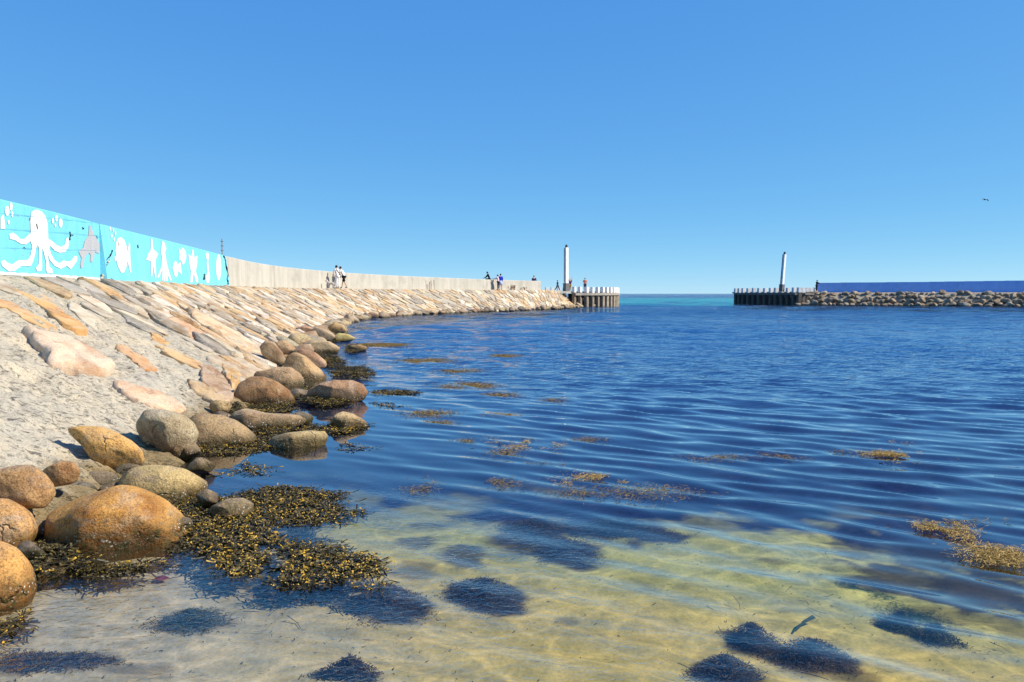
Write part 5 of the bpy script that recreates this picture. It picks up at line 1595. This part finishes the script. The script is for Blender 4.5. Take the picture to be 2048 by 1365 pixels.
def dog(loc, rz):
    V = [(0, 0, .36, .10, .11), (0, .22, .37, .105, .125), (0, -.18, .36, .085, .095), (0, .36, .48, .06), (0, .45, .56, .065), (0, .57, .53, .035), (0, -.30, .42, .025), (0, -.38, .55, .018)]
    E = [(0, 1), (0, 2), (1, 3), (3, 4), (4, 5), (2, 6), (6, 7)]
    for sx in (-1, 1):
        n = len(V)
        V += [(sx * .07, .24, .26, .045), (sx * .07, .22, .13, .026), (sx * .07, .25, .02, .028)]
        E += [(1, n), (n, n + 1), (n + 1, n + 2)]
        n = len(V)
        V += [(sx * .07, -.16, .27, .055), (sx * .075, -.10, .19, .035), (sx * .075, -.20, .11, .022), (sx * .075, -.17, .02, .026)]
        E += [(2, n), (n, n + 1), (n + 1, n + 2), (n + 2, n + 3)]
        V.append((sx * .05, .41, .64, .018)); E.append((4, len(V) - 1))
    o = sk('dog', V, E, M['cloth'], (.62, .55, .48))
    o.location = loc; o.rotation_euler = (0, 0, rz)
    tag(o, 'small pale dog on the walkway at the feet of the cream-clothed person', 'dog')
dog((q[0], q[1], 2.08), R(70))
q, a = wall_side(979, -.22)
person('person in black sitting on top of the concrete wall, hunched to the left', (q[0], q[1], 3.14 - .86), R(100), (.02, .02, .028), (.02, .02, .025), (.04, .03, .03), h=1.72, lean=.35, sit=True, arms=((.6, .5), (.6, .5)), jacket=False)
q, a = wall_side(1001.5, .7)
person('person in a bright blue jacket and pale blue skirt at the concrete wall', (q[0], q[1], 2.08), R(15), (.02, .04, .50), (.50, .55, .75), (.02, .015, .015), h=1.66, lean=.05, jacket=True, skirt=(.42, .52, .80), shorts=True)
q, a = wall_side(996.5, .55)
person('person in a pale pink top and dark trousers behind the blue-jacketed one', (q[0], q[1], 2.08), R(75), (.70, .55, .56), (.03, .035, .06), (.10, .07, .05), h=1.58, arms=((1.0, .6), (.9, .6)), lean=.1)
q, a = wall_side(1068, -1.3)
person('person in a dark purple top seen from the waist up behind the concrete wall', (q[0], q[1], 2.06), R(190), (.045, .03, .10), (.03, .03, .05), (.12, .07, .06), h=1.72, arms=((.3, .6), (.3, .6)))
p = at_Y(1115, 580, 107)
person('person in navy walking across the open end of the left breakwater', (p.x, p.y, 1.99), R(-70), (.015, .03, .10), (.012, .02, .07), (.03, .02, .02), h=1.50, stride=.42, arms=((.35, .2), (-.35, .2)))
p = at_Y(1140.5, 580, 105.2)
person('person in a yellow and purple outfit standing right beside the left beacon', (p.x, p.y, 1.99), R(170), (.16, .03, .17), (.62, .36, .04), (.55, .40, .12), h=1.66, shorts=False, arms=((2.7, .3), (2.9, .2)), long_sleeve=False)
p = at_Y(1170, 580, 104.5)
person('person in an orange shirt and jeans standing on the left timber pier', (p.x, p.y, 1.99), R(175), (.95, .20, .07), (.04, .05, .12), (.14, .08, .05), h=1.76, arms=((.1, .5), (.1, .5)), long_sleeve=False)
p = at_Y(1633, 578, 115.8)
person('person in dark clothes leaning at the end of the blue wall', (p.x, p.y, 1.97), R(-80), (.02, .025, .05), (.02, .022, .04), (.06, .04, .03), h=1.70, lean=.12, arms=((.7, .8), (.7, .8)))

# ------------------------------------------------------------------ gull, dry weeds by the wall
def gull(px, py, Y):
    c = at_Y(px, py, Y)
    V = [(0, .20, 0, .035), (0, .05, 0, .07, .065), (0, -.16, .0, .05, .035), (0, -.30, .01, .045, .012), (0, .29, .0, .012)]
    o = sk('gull', V, [(0, 1), (1, 2), (2, 3), (0, 4)], M['cloth'], (.10, .10, .11))
    for sx in (-1, 1):
        P = [(sx * .03, .10, .03), (sx * .03, -.08, .03), (sx * .30, .16, .16 if sx > 0 else .02), (sx * .30, -.02, .16 if sx > 0 else .02), (sx * .62, .02, .15 if sx > 0 else -.22), (sx * .60, -.10, .15 if sx > 0 else -.20)]
        Q = [(x, y, z - .02) for x, y, z in P]
        f = [(0, 1, 3, 2), (2, 3, 5, 4)]
        F = f + [tuple(6 + i for i in reversed(t)) for t in f] + [(0, 2, 8, 6), (2, 4, 10, 8), (4, 5, 11, 10), (5, 3, 9, 11), (3, 1, 7, 9), (1, 0, 6, 7)]
        py_mesh('wing', P + Q, F, M['cloth'], np.tile((.08, .08, .09), (12, 1)), False, o)
    o.location = c; o.rotation_euler = (0, .15, R(200))
    tag(o, 'dark gull gliding alone in the blue sky on the right', 'bird')
gull(1970, 400, 105)
def dry_weed(px, off, n, h, label, seed):
    q, a = wall_side(px, off)
    rng = np.random.default_rng(seed)
    mb = MB()
    for i in range(n):
        x, y = rng.normal(size=2) * .22
        hh = h * rng.uniform(.5, 1.1)
        tx, ty = rng.normal(size=2) * .08
        mb.cyl((x, y, 0), (x + tx, y + ty, hh), .018, .03, 4, (.30, .13, .05), False)
        for k in range(3):
            z = hh * (.45 + .2 * k); b = rng.uniform(0, 6.28)
            mb.add([(x + tx * .6, y + ty * .6, z), (x + tx * .6 + .09 * math.cos(b), y + ty * .6 + .09 * math.sin(b), z + .05), (x + tx * .6 + .05 * math.cos(b + .7), y + ty * .6 + .05 * math.sin(b + .7), z + .08)], [(0, 1, 2)], (.22, .15, .04))
    o = mb.build('dry_weed', M['soft_weed'])
    o.location = (q[0], q[1], 2.07)
    tag(o, label, 'plant', 'dry weeds at the foot of the concrete wall')
dry_weed(1028, .35, 12, .55, 'clump of dry reddish stalks at the foot of the concrete wall', 1)
dry_weed(1048, .35, 6, .35, 'small dry weed right of the reddish stalks', 2)
dry_weed(861, .3, 6, .9, 'thin dark weed against the middle of the concrete wall', 3)
